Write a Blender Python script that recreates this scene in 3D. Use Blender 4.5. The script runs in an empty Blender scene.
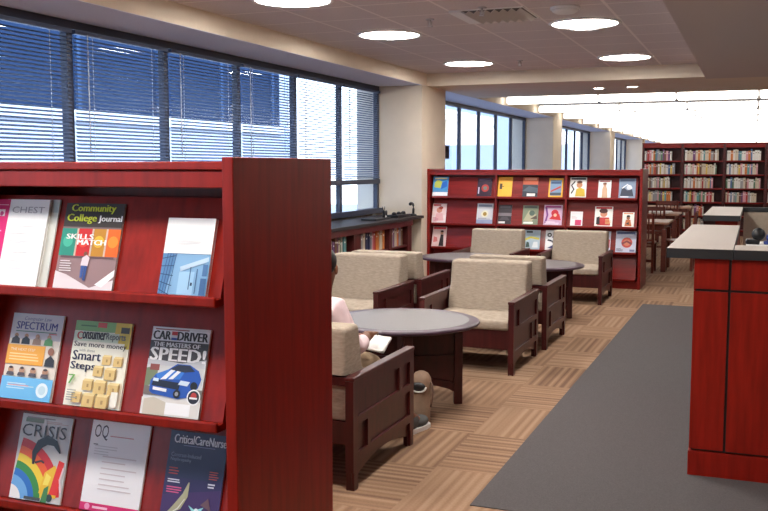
import bpy, bmesh, math, random
from mathutils import Vector, Matrix, Euler
R = math.radians
PI = math.pi
random.seed(7)
SC = bpy.context.scene
COL = SC.collection

# ------------------------------------------------------------------ camera, sky, sun, exposure
cam_d = bpy.data.cameras.new('camera'); cam_d.lens = 43.875; cam_d.sensor_width = 36
cam_d.clip_start = 0.05; cam_d.clip_end = 300
cam = bpy.data.objects.new('camera', cam_d); COL.objects.link(cam)
cam.location = (0, 0, 1.55); cam.rotation_euler = (R(90 - 5.401), 0, R(21.5346))
SC.camera = cam

W = bpy.data.worlds.new('sky'); SC.world = W; W.use_nodes = True
wn = W.node_tree.nodes; wl = W.node_tree.links
bg = wn['Background']
tc = wn.new('ShaderNodeTexCoord'); sep = wn.new('ShaderNodeSeparateXYZ'); rmp = wn.new('ShaderNodeValToRGB')
rmp.color_ramp.elements[0].position = 0.0; rmp.color_ramp.elements[0].color = (0.88, 0.93, 1.0, 1)
rmp.color_ramp.elements[1].position = 0.7; rmp.color_ramp.elements[1].color = (0.42, 0.62, 1.0, 1)
wl.new(tc.outputs['Generated'], sep.inputs[0]); wl.new(sep.outputs['Z'], rmp.inputs[0]); wl.new(rmp.outputs[0], bg.inputs[0])
bg.inputs[1].default_value = 3.0

sun_d = bpy.data.lights.new('sun', 'SUN'); sun_d.energy = 2.0; sun_d.angle = R(2); sun_d.color = (1, 0.95, 0.88)
sun = bpy.data.objects.new('sun', sun_d); COL.objects.link(sun)
sun.rotation_euler = (R(20), R(48), 0)

SC.view_settings.view_transform = 'Standard'; SC.view_settings.look = 'None'
SC.view_settings.exposure = 1.2; SC.view_settings.gamma = 1.0; SC.view_settings.use_curve_mapping = False
ROUND_LAMP = 24.0      # radiance of the round ceiling lamps
TUBE_LAMP = 2.6        # radiance of the linear lamps

# ------------------------------------------------------------------ materials
MATS = {}
def new_mat(name):
    m = bpy.data.materials.new(name); m.use_nodes = True
    return m, m.node_tree.nodes, m.node_tree.links, m.node_tree.nodes['Principled BSDF']
def plain(name, col, rough=0.5, spec=0.5, metal=0.0, noise=0.0, nscale=30.0, bump=0.0, coat=0.0, stretch=(1, 1, 1)):
    if name in MATS: return MATS[name]
    m, n, l, b = new_mat(name)
    b.inputs['Base Color'].default_value = (*col, 1); b.inputs['Roughness'].default_value = rough
    b.inputs['Metallic'].default_value = metal; b.inputs['Specular IOR Level'].default_value = spec
    b.inputs['Coat Weight'].default_value = coat; b.inputs['Coat Roughness'].default_value = 0.15
    if noise or bump:
        t = n.new('ShaderNodeTexCoord'); mp = n.new('ShaderNodeMapping'); nz = n.new('ShaderNodeTexNoise')
        mp.inputs['Scale'].default_value = stretch; nz.inputs['Scale'].default_value = nscale; nz.inputs['Detail'].default_value = 5
        l.new(t.outputs['Object'], mp.inputs[0]); l.new(mp.outputs[0], nz.inputs['Vector'])
        if noise:
            r = n.new('ShaderNodeValToRGB'); r.color_ramp.elements[0].position = 0.3; r.color_ramp.elements[1].position = 0.7
            r.color_ramp.elements[0].color = (*[max(0, c * (1 - noise)) for c in col], 1)
            r.color_ramp.elements[1].color = (*[min(1, c * (1 + noise)) for c in col], 1)
            l.new(nz.outputs['Fac'], r.inputs[0]); l.new(r.outputs[0], b.inputs['Base Color'])
        if bump:
            bp = n.new('ShaderNodeBump'); bp.inputs['Strength'].default_value = bump; bp.inputs['Distance'].default_value = 0.004
            l.new(nz.outputs['Fac'], bp.inputs['Height']); l.new(bp.outputs[0], b.inputs['Normal'])
    MATS[name] = m
    return m
def emit(name, col, s):
    m = bpy.data.materials.new(name); m.use_nodes = True
    n = m.node_tree.nodes; b = n['Principled BSDF']
    b.inputs['Base Color'].default_value = (0.8, 0.8, 0.8, 1)
    b.inputs['Emission Color'].default_value = (*col, 1); b.inputs['Emission Strength'].default_value = s
    return m

CHERRY = plain('cherry_wood', (0.26, 0.011, 0.005), 0.42, 0.22, noise=0.22, nscale=6, stretch=(6, 6, 0.6), coat=0.06)
CHERRY_FAR = plain('cherry_wood_horizontal', (0.20, 0.009, 0.007), 0.38, 0.3, noise=0.2, nscale=6, stretch=(0.6, 6, 6), coat=0.15)
MAHOG = plain('mahogany', (0.058, 0.008, 0.008), 0.38, 0.4, noise=0.3, nscale=6, stretch=(5, 5, 0.6), coat=0.1)
DARKWOOD = plain('dark_shaded_cherry', (0.07, 0.008, 0.008), 0.42, 0.5, noise=0.25, nscale=5, stretch=(4, 4, 0.7))  # shade on the low bookcase is put into this darker colour
FABRIC = plain('beige_chenille', (0.37, 0.305, 0.24), 0.95, 0.15, noise=0.16, nscale=55, bump=0.35, stretch=(0.5, 0.5, 2.0))
LAMINATE = plain('grey_laminate', (0.165, 0.15, 0.15), 0.48, 0.4, noise=0.08, nscale=120)
RIM = plain('dark_rim_wood', (0.055, 0.026, 0.045), 0.38, 0.4, noise=0.2, nscale=8, coat=0.0)
STONE = plain('pale_solid_surface', (0.40, 0.34, 0.30), 0.42, 0.4, noise=0.05, nscale=150)
CHAR = plain('charcoal_edge', (0.022, 0.024, 0.028), 0.45)
BLACK = plain('black_plastic', (0.012, 0.012, 0.014), 0.4)
FRAME = plain('dark_anodised_frame', (0.022, 0.028, 0.055), 0.45, 0.5)
WALL = plain('cream_paint', (0.72, 0.62, 0.495), 0.85, 0.2, noise=0.03, nscale=4)
WALLW = plain('white_paint', (0.74, 0.71, 0.67), 0.85, 0.2)
BULK = plain('taupe_paint', (0.57, 0.50, 0.47), 0.9, 0.2)
WHITE = plain('white_enamel', (0.78, 0.78, 0.76), 0.5)
GREYM = plain('grey_metal', (0.35, 0.34, 0.34), 0.45, 0.5, 0.3)
STEEL = plain('steel', (0.55, 0.55, 0.55), 0.3, 0.5, 0.9)
PAPER = plain('paper_white', (0.82, 0.81, 0.79), 0.6)
SLAT = plain('blind_slat', (0.085, 0.118, 0.20), 0.5, 0.3)
CORD = plain('blind_cord', (0.6, 0.62, 0.68), 0.7)
GREYCARPET = plain('grey_carpet', (0.098, 0.089, 0.090), 0.97, 0.1, noise=0.16, nscale=160, bump=0.3)
SKIN = plain('brown_skin', (0.20, 0.085, 0.045), 0.55, 0.3)
HAIR = plain('black_hair', (0.010, 0.008, 0.008), 0.5, 0.4, noise=0.3, nscale=60)
SHIRT = plain('pale_pink_cotton', (0.80, 0.62, 0.64), 0.9, 0.15, noise=0.05, nscale=25, bump=0.2)
KHAKI = plain('khaki_cotton', (0.38, 0.27, 0.17), 0.9, 0.15, noise=0.1, nscale=40)
SHOEG = plain('grey_canvas', (0.10, 0.105, 0.105), 0.8, 0.2)
LAMP = emit('lamp_lens', (1.0, 0.955, 0.90), ROUND_LAMP)
LAMP_FILL = emit('added_bulkhead_lens', (1.0, 0.955, 0.90), ROUND_LAMP * 0.24)
TUBE = emit('tube_lens', (1.0, 0.955, 0.88), TUBE_LAMP)

def glass_mat():
    m = bpy.data.materials.new('window_glass'); m.use_nodes = True
    n = m.node_tree.nodes; l = m.node_tree.links
    n.remove(n['Principled BSDF']); o = n['Material Output']
    t = n.new('ShaderNodeBsdfTransparent'); t.inputs[0].default_value = (0.86, 0.92, 0.97, 1)
    g = n.new('ShaderNodeBsdfGlossy'); g.inputs['Roughness'].default_value = 0.02
    f = n.new('ShaderNodeLayerWeight')
    p = n.new('ShaderNodeMath'); p.operation = 'POWER'; p.inputs[1].default_value = 4.0; l.new(f.outputs['Facing'], p.inputs[0])
    q = n.new('ShaderNodeMath'); q.operation = 'MULTIPLY_ADD'; q.inputs[1].default_value = 0.5; q.inputs[2].default_value = 0.03; l.new(p.outputs[0], q.inputs[0])
    mx = n.new('ShaderNodeMixShader')
    l.new(q.outputs[0], mx.inputs[0]); l.new(t.outputs[0], mx.inputs[1]); l.new(g.outputs[0], mx.inputs[2]); l.new(mx.outputs[0], o.inputs[0])
    return m
GLASS = glass_mat()

def math_node(n, l, op, a, b=None, c=None):
    k = n.new('ShaderNodeMath'); k.operation = op
    for i, v in enumerate((a, b, c)):
        if v is None: continue
        if isinstance(v, (int, float)): k.inputs[i].default_value = v
        else: l.new(v, k.inputs[i])
    return k.outputs[0]
def carpet_mat():
    m, n, l, b = new_mat('striped_carpet_tiles')
    b.inputs['Roughness'].default_value = 0.97; b.inputs['Specular IOR Level'].default_value = 0.1
    t = n.new('ShaderNodeTexCoord'); s = n.new('ShaderNodeSeparateXYZ'); l.new(t.outputs['Object'], s.inputs[0])
    T = 0.67
    u = math_node(n, l, 'DIVIDE', math_node(n, l, 'ADD', s.outputs['X'], 1.485 + T * 60), T)
    v = math_node(n, l, 'DIVIDE', math_node(n, l, 'ADD', s.outputs['Y'], -4.49 + T * 60), T)
    iu = math_node(n, l, 'FLOOR', u); iv = math_node(n, l, 'FLOOR', v)
    par = math_node(n, l, 'MODULO', math_node(n, l, 'ADD', iu, iv), 2.0)       # 0: one way, 1: turned a quarter
    fu = math_node(n, l, 'FRACT', u); fv = math_node(n, l, 'FRACT', v)
    mixc = n.new('ShaderNodeMix'); mixc.data_type = 'FLOAT'
    l.new(par, mixc.inputs[0]); l.new(fv, mixc.inputs[2]); l.new(fu, mixc.inputs[3])
    st = mixc.outputs[0]
    cell = n.new('ShaderNodeCombineXYZ'); l.new(iu, cell.inputs[0]); l.new(iv, cell.inputs[1])
    wh = n.new('ShaderNodeTexWhiteNoise'); wh.noise_dimensions = '3D'; l.new(cell.outputs[0], wh.inputs['Vector'])
    # irregular stripes: a 1-D noise across the stripe direction plus a regular rib
    cc = n.new('ShaderNodeCombineXYZ'); l.new(math_node(n, l, 'MULTIPLY', st, 17.0), cc.inputs[0])
    l.new(math_node(n, l, 'MULTIPLY', wh.outputs['Value'], 37.0), cc.inputs[1])
    nz = n.new('ShaderNodeTexNoise'); nz.inputs['Scale'].default_value = 0.8; nz.inputs['Detail'].default_value = 2
    l.new(cc.outputs[0], nz.inputs['Vector'])
    rib = math_node(n, l, 'SINE', math_node(n, l, 'MULTIPLY', st, 2 * PI * 12))
    f = math_node(n, l, 'ADD', math_node(n, l, 'MULTIPLY', rib, 0.115), nz.outputs['Fac'])
    fz = n.new('ShaderNodeTexNoise'); fz.inputs['Scale'].default_value = 90; l.new(t.outputs['Object'], fz.inputs['Vector'])
    f = math_node(n, l, 'ADD', f, math_node(n, l, 'MULTIPLY_ADD', fz.outputs['Fac'], 0.3, -0.15))
    f = math_node(n, l, 'ADD', f, math_node(n, l, 'MULTIPLY_ADD', wh.outputs['Value'], 0.16, -0.08))
    r = n.new('ShaderNodeValToRGB'); e = r.color_ramp.elements
    e[0].position = 0.22; e[0].color = (0.17, 0.100, 0.066, 1)
    e[1].position = 0.75; e[1].color = (0.36, 0.235, 0.155, 1)
    k = e.new(0.46); k.color = (0.275, 0.165, 0.10, 1)
    l.new(f, r.inputs[0]); l.new(r.outputs[0], b.inputs['Base Color'])
    bp = n.new('ShaderNodeBump'); bp.inputs['Strength'].default_value = 0.25; bp.inputs['Distance'].default_value = 0.004
    l.new(f, bp.inputs['Height']); l.new(bp.outputs[0], b.inputs['Normal'])
    return m
CARPET = carpet_mat()
def tile_mat():
    m, n, l, b = new_mat('ceiling_tiles')
    b.inputs['Roughness'].default_value = 0.9; b.inputs['Specular IOR Level'].default_value = 0.15
    t = n.new('ShaderNodeTexCoord'); s = n.new('ShaderNodeSeparateXYZ'); l.new(t.outputs['Object'], s.inputs[0])
    def line(o, off, T):
        fr = math_node(n, l, 'FRACT', math_node(n, l, 'DIVIDE', math_node(n, l, 'ADD', o, off + T * 60), T))
        d = math_node(n, l, 'ABSOLUTE', math_node(n, l, 'SUBTRACT', fr, 0.5))
        return math_node(n, l, 'GREATER_THAN', d, 0.5 - 0.012 / T)
    g = math_node(n, l, 'MAXIMUM', line(s.outputs['X'], 2.335, 0.61), line(s.outputs['Y'], -8.07, 0.61))
    nz = n.new('ShaderNodeTexNoise'); nz.inputs['Scale'].default_value = 70; l.new(t.outputs['Object'], nz.inputs['Vector'])
    r = n.new('ShaderNodeValToRGB'); r.color_ramp.elements[0].position = 0.35; r.color_ramp.elements[1].position = 0.65
    r.color_ramp.elements[0].color = (0.61, 0.55, 0.545, 1); r.color_ramp.elements[1].color = (0.68, 0.62, 0.615, 1)
    l.new(nz.outputs['Fac'], r.inputs[0])
    mx = n.new('ShaderNodeMix'); mx.data_type = 'RGBA'
    l.new(g, mx.inputs[0]); l.new(r.outputs[0], mx.inputs[6]); mx.inputs[7].default_value = (0.82, 0.76, 0.73, 1)
    l.new(mx.outputs[2], b.inputs['Base Color'])
    return m
TILE = tile_mat()

# ------------------------------------------------------------------ mesh builder
class MB:
    def __init__(s): s.bm = bmesh.new(); s.mats = []
    def mi(s, m):
        if m is None: return 0
        if m not in s.mats: s.mats.append(m)
        return s.mats.index(m)
    def _merge(s, t, m, M=None, smooth=False):
        if M is not None: t.transform(M)
        i = s.mi(m)
        for f in t.faces: f.material_index = i; f.smooth = smooth
        me = bpy.data.meshes.new('tmp'); t.to_mesh(me); t.free(); s.bm.from_mesh(me); bpy.data.meshes.remove(me)
        return s
    def box(s, x0, x1, y0, y1, z0, z1, m=None, bev=0.0, seg=2, M=None):
        t = bmesh.new(); bmesh.ops.create_cube(t, size=1)
        t.transform(Matrix.Translation(((x0 + x1) / 2, (y0 + y1) / 2, (z0 + z1) / 2)) @ Matrix.Diagonal((abs(x1 - x0), abs(y1 - y0), abs(z1 - z0), 1)))
        if bev: bmesh.ops.bevel(t, geom=t.edges[:], offset=bev, segments=seg, affect='EDGES', profile=0.5)
        return s._merge(t, m, M, smooth=bev > 0.01)
    def prism(s, pts, axis, a, b, m=None, M=None):
        """extrude a polygon; pts are the two other coordinates in x,y,z order"""
        t = bmesh.new()
        def P(p, h):
            return {'x': (h, p[0], p[1]), 'y': (p[0], h, p[1]), 'z': (p[0], p[1], h)}[axis]
        A = [t.verts.new(P(p, a)) for p in pts]; B = [t.verts.new(P(p, b)) for p in pts]
        t.faces.new(A); t.faces.new(B)
        for i in range(len(pts)):
            j = (i + 1) % len(pts); t.faces.new((A[i], A[j], B[j], B[i]))
        bmesh.ops.recalc_face_normals(t, faces=t.faces[:])
        return s._merge(t, m, M)
    def tube(s, pts, r, m=None, n=8, M=None):
        t = bmesh.new(); rings = []
        pts = [Vector(p) for p in pts]; rr = r if isinstance(r, (list, tuple)) else [r] * len(pts)
        for i, p in enumerate(pts):
            d = (pts[min(i + 1, len(pts) - 1)] - pts[max(i - 1, 0)]).normalized()
            q = d.to_track_quat('Z', 'Y')
            rings.append([t.verts.new(p + q @ Vector((math.cos(2 * PI * k / n) * rr[i], math.sin(2 * PI * k / n) * rr[i], 0))) for k in range(n)])
        for a, b in zip(rings, rings[1:]):
            for k in range(n): t.faces.new((a[k], a[(k + 1) % n], b[(k + 1) % n], b[k]))
        t.faces.new(rings[0][::-1]); t.faces.new(rings[-1])
        bmesh.ops.recalc_face_normals(t, faces=t.faces[:])
        return s._merge(t, m, M, smooth=True)
    def lathe(s, prof, m=None, n=48, M=None, smooth=True):
        t = bmesh.new(); rings = []
        for r, z in prof:
            rings.append([t.verts.new((0, 0, z))] if r < 1e-6 else [t.verts.new((r * math.cos(2 * PI * k / n), r * math.sin(2 * PI * k / n), z)) for k in range(n)])
        for a, b in zip(rings, rings[1:]):
            for k in range(n):
                k2 = (k + 1) % n
                if len(a) == 1 and len(b) == 1: continue
                if len(a) == 1: t.faces.new((a[0], b[k], b[k2]))
                elif len(b) == 1: t.faces.new((a[k], a[k2], b[0]))
                else: t.faces.new((a[k], a[k2], b[k2], b[k]))
        bmesh.ops.recalc_face_normals(t, faces=t.faces[:])
        return s._merge(t, m, M, smooth=smooth)
    def ball(s, c, rx, ry, rz, m=None, M=None, sub=3):
        t = bmesh.new(); bmesh.ops.create_icosphere(t, subdivisions=sub, radius=1)
        t.transform(Matrix.Translation(c) @ Matrix.Diagonal((rx, ry, rz, 1)))
        return s._merge(t, m, M, smooth=True)
    def build(s, name, m=None, parent=None, loc=(0, 0, 0), rot=(0, 0, 0)):
        me = bpy.data.meshes.new(name); s.bm.to_mesh(me); s.bm.free()
        if m is not None and not s.mats: me.materials.append(m)
        for k in s.mats: me.materials.append(k if k is not None else m)
        o = bpy.data.objects.new(name, me); COL.objects.link(o)
        o.location = loc; o.rotation_euler = rot
        if parent is not None: o.parent = parent
        return o

def tag(o, label=None, cat=None, group=None, kind=None):
    if label: o['label'] = label
    if cat: o['category'] = cat
    if group: o['group'] = group
    if kind: o['kind'] = kind
    return o
def thing(name, label, cat, loc=(0, 0, 0), rz=0.0, group=None):
    o = bpy.data.objects.new(name, None); COL.objects.link(o); o.empty_display_size = 0.1
    o.location = loc; o.rotation_euler = (0, 0, rz)
    return tag(o, label, cat, group)
def copy_tree(o, parent=None):
    c = o.copy(); COL.objects.link(c)
    if parent is not None: c.parent = parent
    for ch in list(o.children): copy_tree(ch, c)
    return c
def struct(name, mb, m=None, parent=None):
    o = mb.build(name, m, parent)
    if parent is None: o['kind'] = 'structure'
    return o

def ordinal(n):
    names = 'first second third fourth fifth sixth seventh eighth ninth tenth eleventh twelfth thirteenth fourteenth fifteenth sixteenth seventeenth eighteenth nineteenth twentieth'.split()
    return names[n - 1] if n <= 20 else str(n) + 'th'

# ------------------------------------------------------------------ the room
XC, XW = -4.156, -4.80           # face of the columns / plane of the glazing
XR, Y0, Y1, H = 5.2, -4.2, 47.5, 2.8
struct('floor', MB().box(-5.1, XR + .2, Y0 - .2, Y1 + .2, -0.12, 0.0), CARPET)
struct('floor_inlay', MB().prism([(-1.166, 4.03), (XR, 4.06), (XR, 10.86), (-1.130, 10.86)], 'z', 0.0, 0.004), GREYCARPET)
struct('ceiling', MB().box(-5.1, XR + .2, Y0 - .2, 12.3, H, H + .25), TILE)
struct('ceiling_white', MB().box(-5.1, XR + .2, 12.3, Y1 + .2, H, H + .25), plain('beige_ceiling_paint', (0.40, 0.36, 0.32), .9, .2))
struct('window_soffit', MB().box(-5.0, XC, Y0, Y1, 2.639, H, WALL).box(-5.0, XC - .004, Y0, Y1, 2.635, 2.639, plain('sky_tinted_paint', (0.72, 0.74, 0.84), .8, .2)))  # underside coloured bluish to stand for sky light from the windows
struct('ceiling_beam', MB().box(XC, XR, 12.1, 14.45, 2.635, H), WALL)
struct('ceiling_bulkhead', MB().box(-0.58, XR, Y0, 11.95, 2.60, H), BULK)
struct('wall_right', MB().box(XR, XR + .2, Y0, Y1, 0, H), WALL)
struct('wall_back', MB().box(-5.0, XR, Y0 - .2, Y0, 0, H), WALL)
struct('wall_far', MB().box(-5.0, XR, Y1, Y1 + .2, 0, H), WALLW)
struct('wall_left', MB().box(-5.1, XW - .06, Y0, Y1, -0.1, 0.93), WALL)
for k, (a, b) in enumerate(((-5.5, -4.57), (3.17, 4.17), (11.91, 12.93), (20.67, 21.69), (29.42, 30.44), (38.18, 39.2), (46.9, 47.5))):
    struct('wall_column' if k == 0 else 'wall_column.%03d' % k, MB().box(-5.1, XC, max(a, Y0), b, 0, 2.635), WALL)

def window_bay(idx, ya, yb, right, step=1.23):
    w = bpy.data.objects.new('window_%d' % idx, None); COL.objects.link(w); w['kind'] = 'structure'
    w.location = (XW, (ya + yb) / 2, 0.93)
    W0 = Matrix.Translation((-XW, -(ya + yb) / 2, -0.93))
    f = MB()
    f.box(XW - .05, XW + .03, ya, yb, 2.575, 2.635, M=W0)          # head
    f.box(XW - .05, XW + .09, ya, yb, 0.93, 0.995, M=W0)          # sill
    f.box(XW - .04, XW + .045, ya, yb, 1.325, 1.385, M=W0)        # transom
    ys = []
    y = right
    while y > ya + .2: ys.append(y); y -= step
    ys.append(ya + .03)
    for y in ys: f.box(XW - .03, XW + .03, y - .032, y + .032, 0.995, 2.57, M=W0)
    f.build('frame', FRAME, w)
    for a, b in zip(ys[1:], ys):
        for z0, z1 in ((1.0, 1.33), (1.38, 2.575)):
            MB().box(XW - .004, XW + .004, a + .03, b - .03, z0, z1, M=W0).build('pane', GLASS, w)
    return ys
ys1 = window_bay(1, 4.17, 11.91, 11.87)
window_bay(2, 12.93, 20.67, 20.63)
window_bay(3, 21.69, 29.42, 29.38)
window_bay(4, -4.2, 3.17, 3.13)
window_bay(5, 30.44, 38.18, 38.14)
window_bay(6, 39.2, 46.9, 46.87)

# ------------------------------------------------------------------ outside
struct('street_ground', MB().box(-120, -5.2, -60, 140, -4.6, -4.5), plain('asphalt', (0.25, 0.25, 0.26), 0.9))
B_DARK = plain('blue_curtain_wall', (0.014, 0.028, 0.065), 0.9, 0.05)
B_PALE = plain('pale_concrete', (0.36, 0.39, 0.47), 0.9, 0.1)
B_GLASS = plain('pale_blue_glazing', (0.34, 0.40, 0.55), 0.6, 0.2)
t = thing('office_block', 'dark blue office block with pale concrete base outside the left windows', 'building', (-16, 13, -4.5))
Mo = Matrix.Translation((16, -13, 4.5))
MB().box(-19, -14.0, -6, 26.6, -4.5, 2.55, M=Mo).build('base', B_PALE, t)
MB().box(-19, -13.9, -6, 26.6, 2.55, 2.80, M=Mo).build('ledge', plain('grey_concrete', (0.45, 0.47, 0.52), 0.8), t)
MB().box(-19, -14.05, -6, 26.6, 2.80, 16, M=Mo).build('curtain_wall', B_DARK, t)
b = MB()
for y in range(-4, 27, 3): b.box(-14.05, -13.98, y, y + .12, 2.8, 16, M=Mo)
b.build('mullions', plain('steel_blue', (0.03, 0.06, 0.13), 0.8, 0.1), t)
b = MB()
for y, z in ((10, -.5), (16, -.5), (22, .2)): b.box(-14.02, -13.97, y, y + 1.3, z, z + 1.6, M=Mo)
b.build('windows', B_GLASS, t)
def tower(label, x, y, wx, wy, h, cols, mw, mg):
    t = thing('tower_block', label, 'building', (x, y, -4.5))
    MB().box(-wx, 0, -wy / 2, wy / 2, 0, h).build('wall', mw, t)
    b = MB(); z = 1.0
    while z < h - 1.5:
        for k in range(cols):
            yy = -wy / 2 + (k + .3) * wy / cols
            b.box(-.02, .05, yy, yy + wy / cols * .45, z, z + 1.5)
            b.box(-wx * .2 - wx / 2, -wx * .2 - wx / 2 + 1.2, -wy / 2 - .05, -wy / 2 + .02, z, z + 1.5)
        z += 3.0
    b.build('windows', mg, t)
tower('pale tower block with rows of blue windows seen through the bright windows', -26, 48, 8, 7, 26, 3, B_PALE, B_GLASS)
tower('wide white building far beyond the middle windows', -24, 118, 14, 30, 13, 8, B_PALE, B_GLASS)

# ------------------------------------------------------------------ window blinds
def blind(ya, yb, label):
    w = yb - ya
    t = thing('window_blind', label, 'blind', (XW + .052, (ya + yb) / 2, 1.40), 0, 'horizontal slat blinds')
    MB().box(-.02, .02, -w / 2, w / 2, 1.135, 1.165).build('headrail', plain('blue_grey_metal', (0.06, 0.09, 0.17), 0.4), t)
    s = MB(); z = 0.03; k = 0
    while z < 1.125:
        M = Matrix.Translation((0, 0, z)) @ Matrix.Rotation(R(38), 4, 'Y')
        s.box(-.0125, .0125, -w / 2, w / 2, -.0006, .0006, M=M); z += .029
    s.build('slats', SLAT, t)
    MB().box(-.012, .012, -w / 2, w / 2, 0.0, .014).build('bottom_rail', SLAT, t)
    for y in (-w * .32, w * .32):
        MB().box(-.002, .002, y - .002, y + .002, 0.01, 1.14).build('cord', CORD, t)
    MB().tube([(.03, -w * .40, 1.14), (.032, -w * .40, .25)], .0045, CORD, 6).build('wand', CORD, t)
order = ['sixth', 'fifth', 'fourth', 'third', 'second', 'first']
pl = sorted(zip(ys1[1:], ys1))
names = ['at the left edge of the photo', 'second from the left', 'third from the left', 'fourth from the left', 'fifth from the left', 'next to the cream column']
pl = pl[-6:]
for (a, c), nm in zip(pl, names):
    blind(a + .022, c - .022, 'open slat blind on the window pane ' + nm)

# ------------------------------------------------------------------ ceiling fittings
def round_lamp(x, y, label):
    t = thing('ceiling_lamp', label, 'ceiling lamp', (x, y, H if x < -.6 else 2.60), 0, 'round ceiling lamps')
    MB().lathe([(.277, -.002), (.307, -.002), (.312, -.008), (.307, -.014), (.284, -.016), (.277, -.010), (.277, -.002)], WHITE, 48).build('trim_ring', WHITE, t)
    MB().lathe([(0, -.022), (.12, -.020), (.24, -.014), (.280, -.005), (.280, -.001), (0, -.001)], LAMP if x < -.6 else LAMP_FILL, 48).build('lens', None, t)
    return t
LAMPS = [(-3.26, 6.40, 'round ceiling lamp cut by the top edge, nearest in the window-side row'),
         (-3.26, 8.40, 'round ceiling lamp in the middle of the window-side row'),
         (-3.26, 11.05, 'round ceiling lamp by the beam in the window-side row'),
         (-1.42, 8.36, 'round ceiling lamp beside the dark bulkhead with a grey arc of glare in its lens'),
         (-1.42, 11.08, 'round ceiling lamp by the beam beside the dark bulkhead'),
         (-3.26, 3.9, 'round ceiling lamp above the near magazine rack towards the windows'),
         (-1.42, 5.7, 'round ceiling lamp overhead above the nearest armchair'),
         (-1.42, 3.5, 'round ceiling lamp overhead between near magazine rack and nearest armchair'),
         (-3.26, 1.45, 'round ceiling lamp before the near magazine rack on the window side'),
         (-1.42, 1.45, 'round ceiling lamp before the right end of the near magazine rack')]
for j, x in enumerate((1.3, 3.4)):  # unseen lamps added to light the near rack's end from the right
    for k, y in enumerate((3.2, 6.1, 9.0)):
        LAMPS.append((x, y, 'added round fill lamp in the dark bulkhead, %s along the %s row' % (ordinal(k + 1), ('counter', 'outer')[j])))
for x, y, lb in LAMPS:
    t = round_lamp(x, y, lb)
    if 'grey arc' in lb:
        b = MB(); pts = [(.12 * math.cos(R(a)), .12 * math.sin(R(a)), -.040) for a in range(20, 165, 8)]  # glare on the lens, built as a solid grey arc
        b.tube(pts, .017, GREYM, 8); tag(b.build('glare_arc', GREYM, t), 'grey arc of glare across the lens')
for k, (x, y) in enumerate(((-2.04, 13.25), (-1.58, 13.15))):
    t = thing('downlight', ['small downlight in the beam, left of the pair', 'small downlight in the beam, right of the pair'][k], 'downlight', (x, y, 2.635), 0, 'beam downlights')
    MB().lathe([(.07, -.001), (.095, -.001), (.095, -.008), (.07, -.010), (.07, -.001)], WHITE, 32).build('ring', WHITE, t)
    MB().lathe([(0, -.006), (.068, -.006), (.068, -.001), (0, -.001)], LAMP, 32).build('lens', LAMP, t)
ordn = ['nearest', 'second', 'third', 'fourth', 'fifth', 'sixth']
for k in range(12):
    y = 16.2 + 2.62 * k
    t = thing('linear_lamp', ('nearest long white ceiling lamp just beyond the beam' if k == 0 else '%s long white ceiling lamp counting back from the beam' % ordinal(k + 1)), 'ceiling lamp', (-2.5, y, H - .006), 0, 'long ceiling lamps')
    xs = [-4.08, -2.50, -1.24, 0.02, 1.28, 2.54, 3.80, 5.0]
    for a, c in zip(xs, xs[1:]):
        MB().box(a + .02 + 2.5, c - .02 + 2.5, -.10, .10, -.15, -.035, TUBE, bev=.02).build('lens', TUBE, t)
        MB().box(a + .02 + 2.5, c - .02 + 2.5, -.20, .20, -.035, 0, WHITE).build('housing', WHITE, t)  # made wider than the lens to keep lamp light off the ceiling
    for c in xs[1:-1]:
        MB().box(c - .02 + 2.5, c + .02 + 2.5, -.06, .06, -.12, 0, GREYM).build('connector', GREYM, t)
t = thing('air_vent', 'square metal air vent with dark slats in the ceiling', 'vent', (-2.03, 7.63, H))
MB().box(-.305, .305, -.305, .305, -.006, 0).box(-.305, -.20, -.305, .305, -.02, -.006).build('frame', WHITE, t)
MB().box(-.20, .29, -.27, .27, -.008, -.006, plain('vent_dark', (0.10, 0.10, 0.10), .8)).build('backing', None, t)
for k in range(7):
    MB().box(-.022, .022, -.27, .27, -.002, .002, M=Matrix.Translation((-.16 + k * .07, 0, -.02)) @ Matrix.Rotation(R(-40), 4, 'Y')).build('slat', plain('pale_slat', (.6, .59, .58), .5), t)
t = thing('smoke_detector', 'white round smoke detector on the ceiling above the near round lamp', 'smoke detector', (-1.43, 7.50, H))
MB().lathe([(0, 0), (.115, 0), (.115, -.02), (0, -.02)], WHITE, 32).build('base', WHITE, t)
MB().lathe([(0, -.05), (.075, -.048), (.10, -.035), (.105, -.02), (0, -.02)], WHITE, 32).build('cover', WHITE, t)
for x, y, lb in ((-2.04, 7.27, 'steel sprinkler head hanging beside the air vent'), (-2.608, 7.673, 'steel sprinkler head left of the air vent'), (-2.62, 11.0, 'small sprinkler head near the beam')):
    t = thing('sprinkler', lb, 'sprinkler', (x, y, H), 0, 'ceiling sprinklers')
    MB().lathe([(0, 0), (.035, 0), (.035, -.008), (0, -.008)], STEEL, 20).build('escutcheon', STEEL, t)
    MB().tube([(0, 0, -.008), (0, 0, -.05)], .010, STEEL, 10).tube([(.018, 0, -.02), (.012, 0, -.06)], .003, STEEL, 6).tube([(-.018, 0, -.02), (-.012, 0, -.06)], .003, STEEL, 6).build('body', STEEL, t)
    MB().lathe([(0, -.064), (.024, -.064), (.024, -.060), (0, -.060)], STEEL, 20).build('deflector', STEEL, t)

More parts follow.
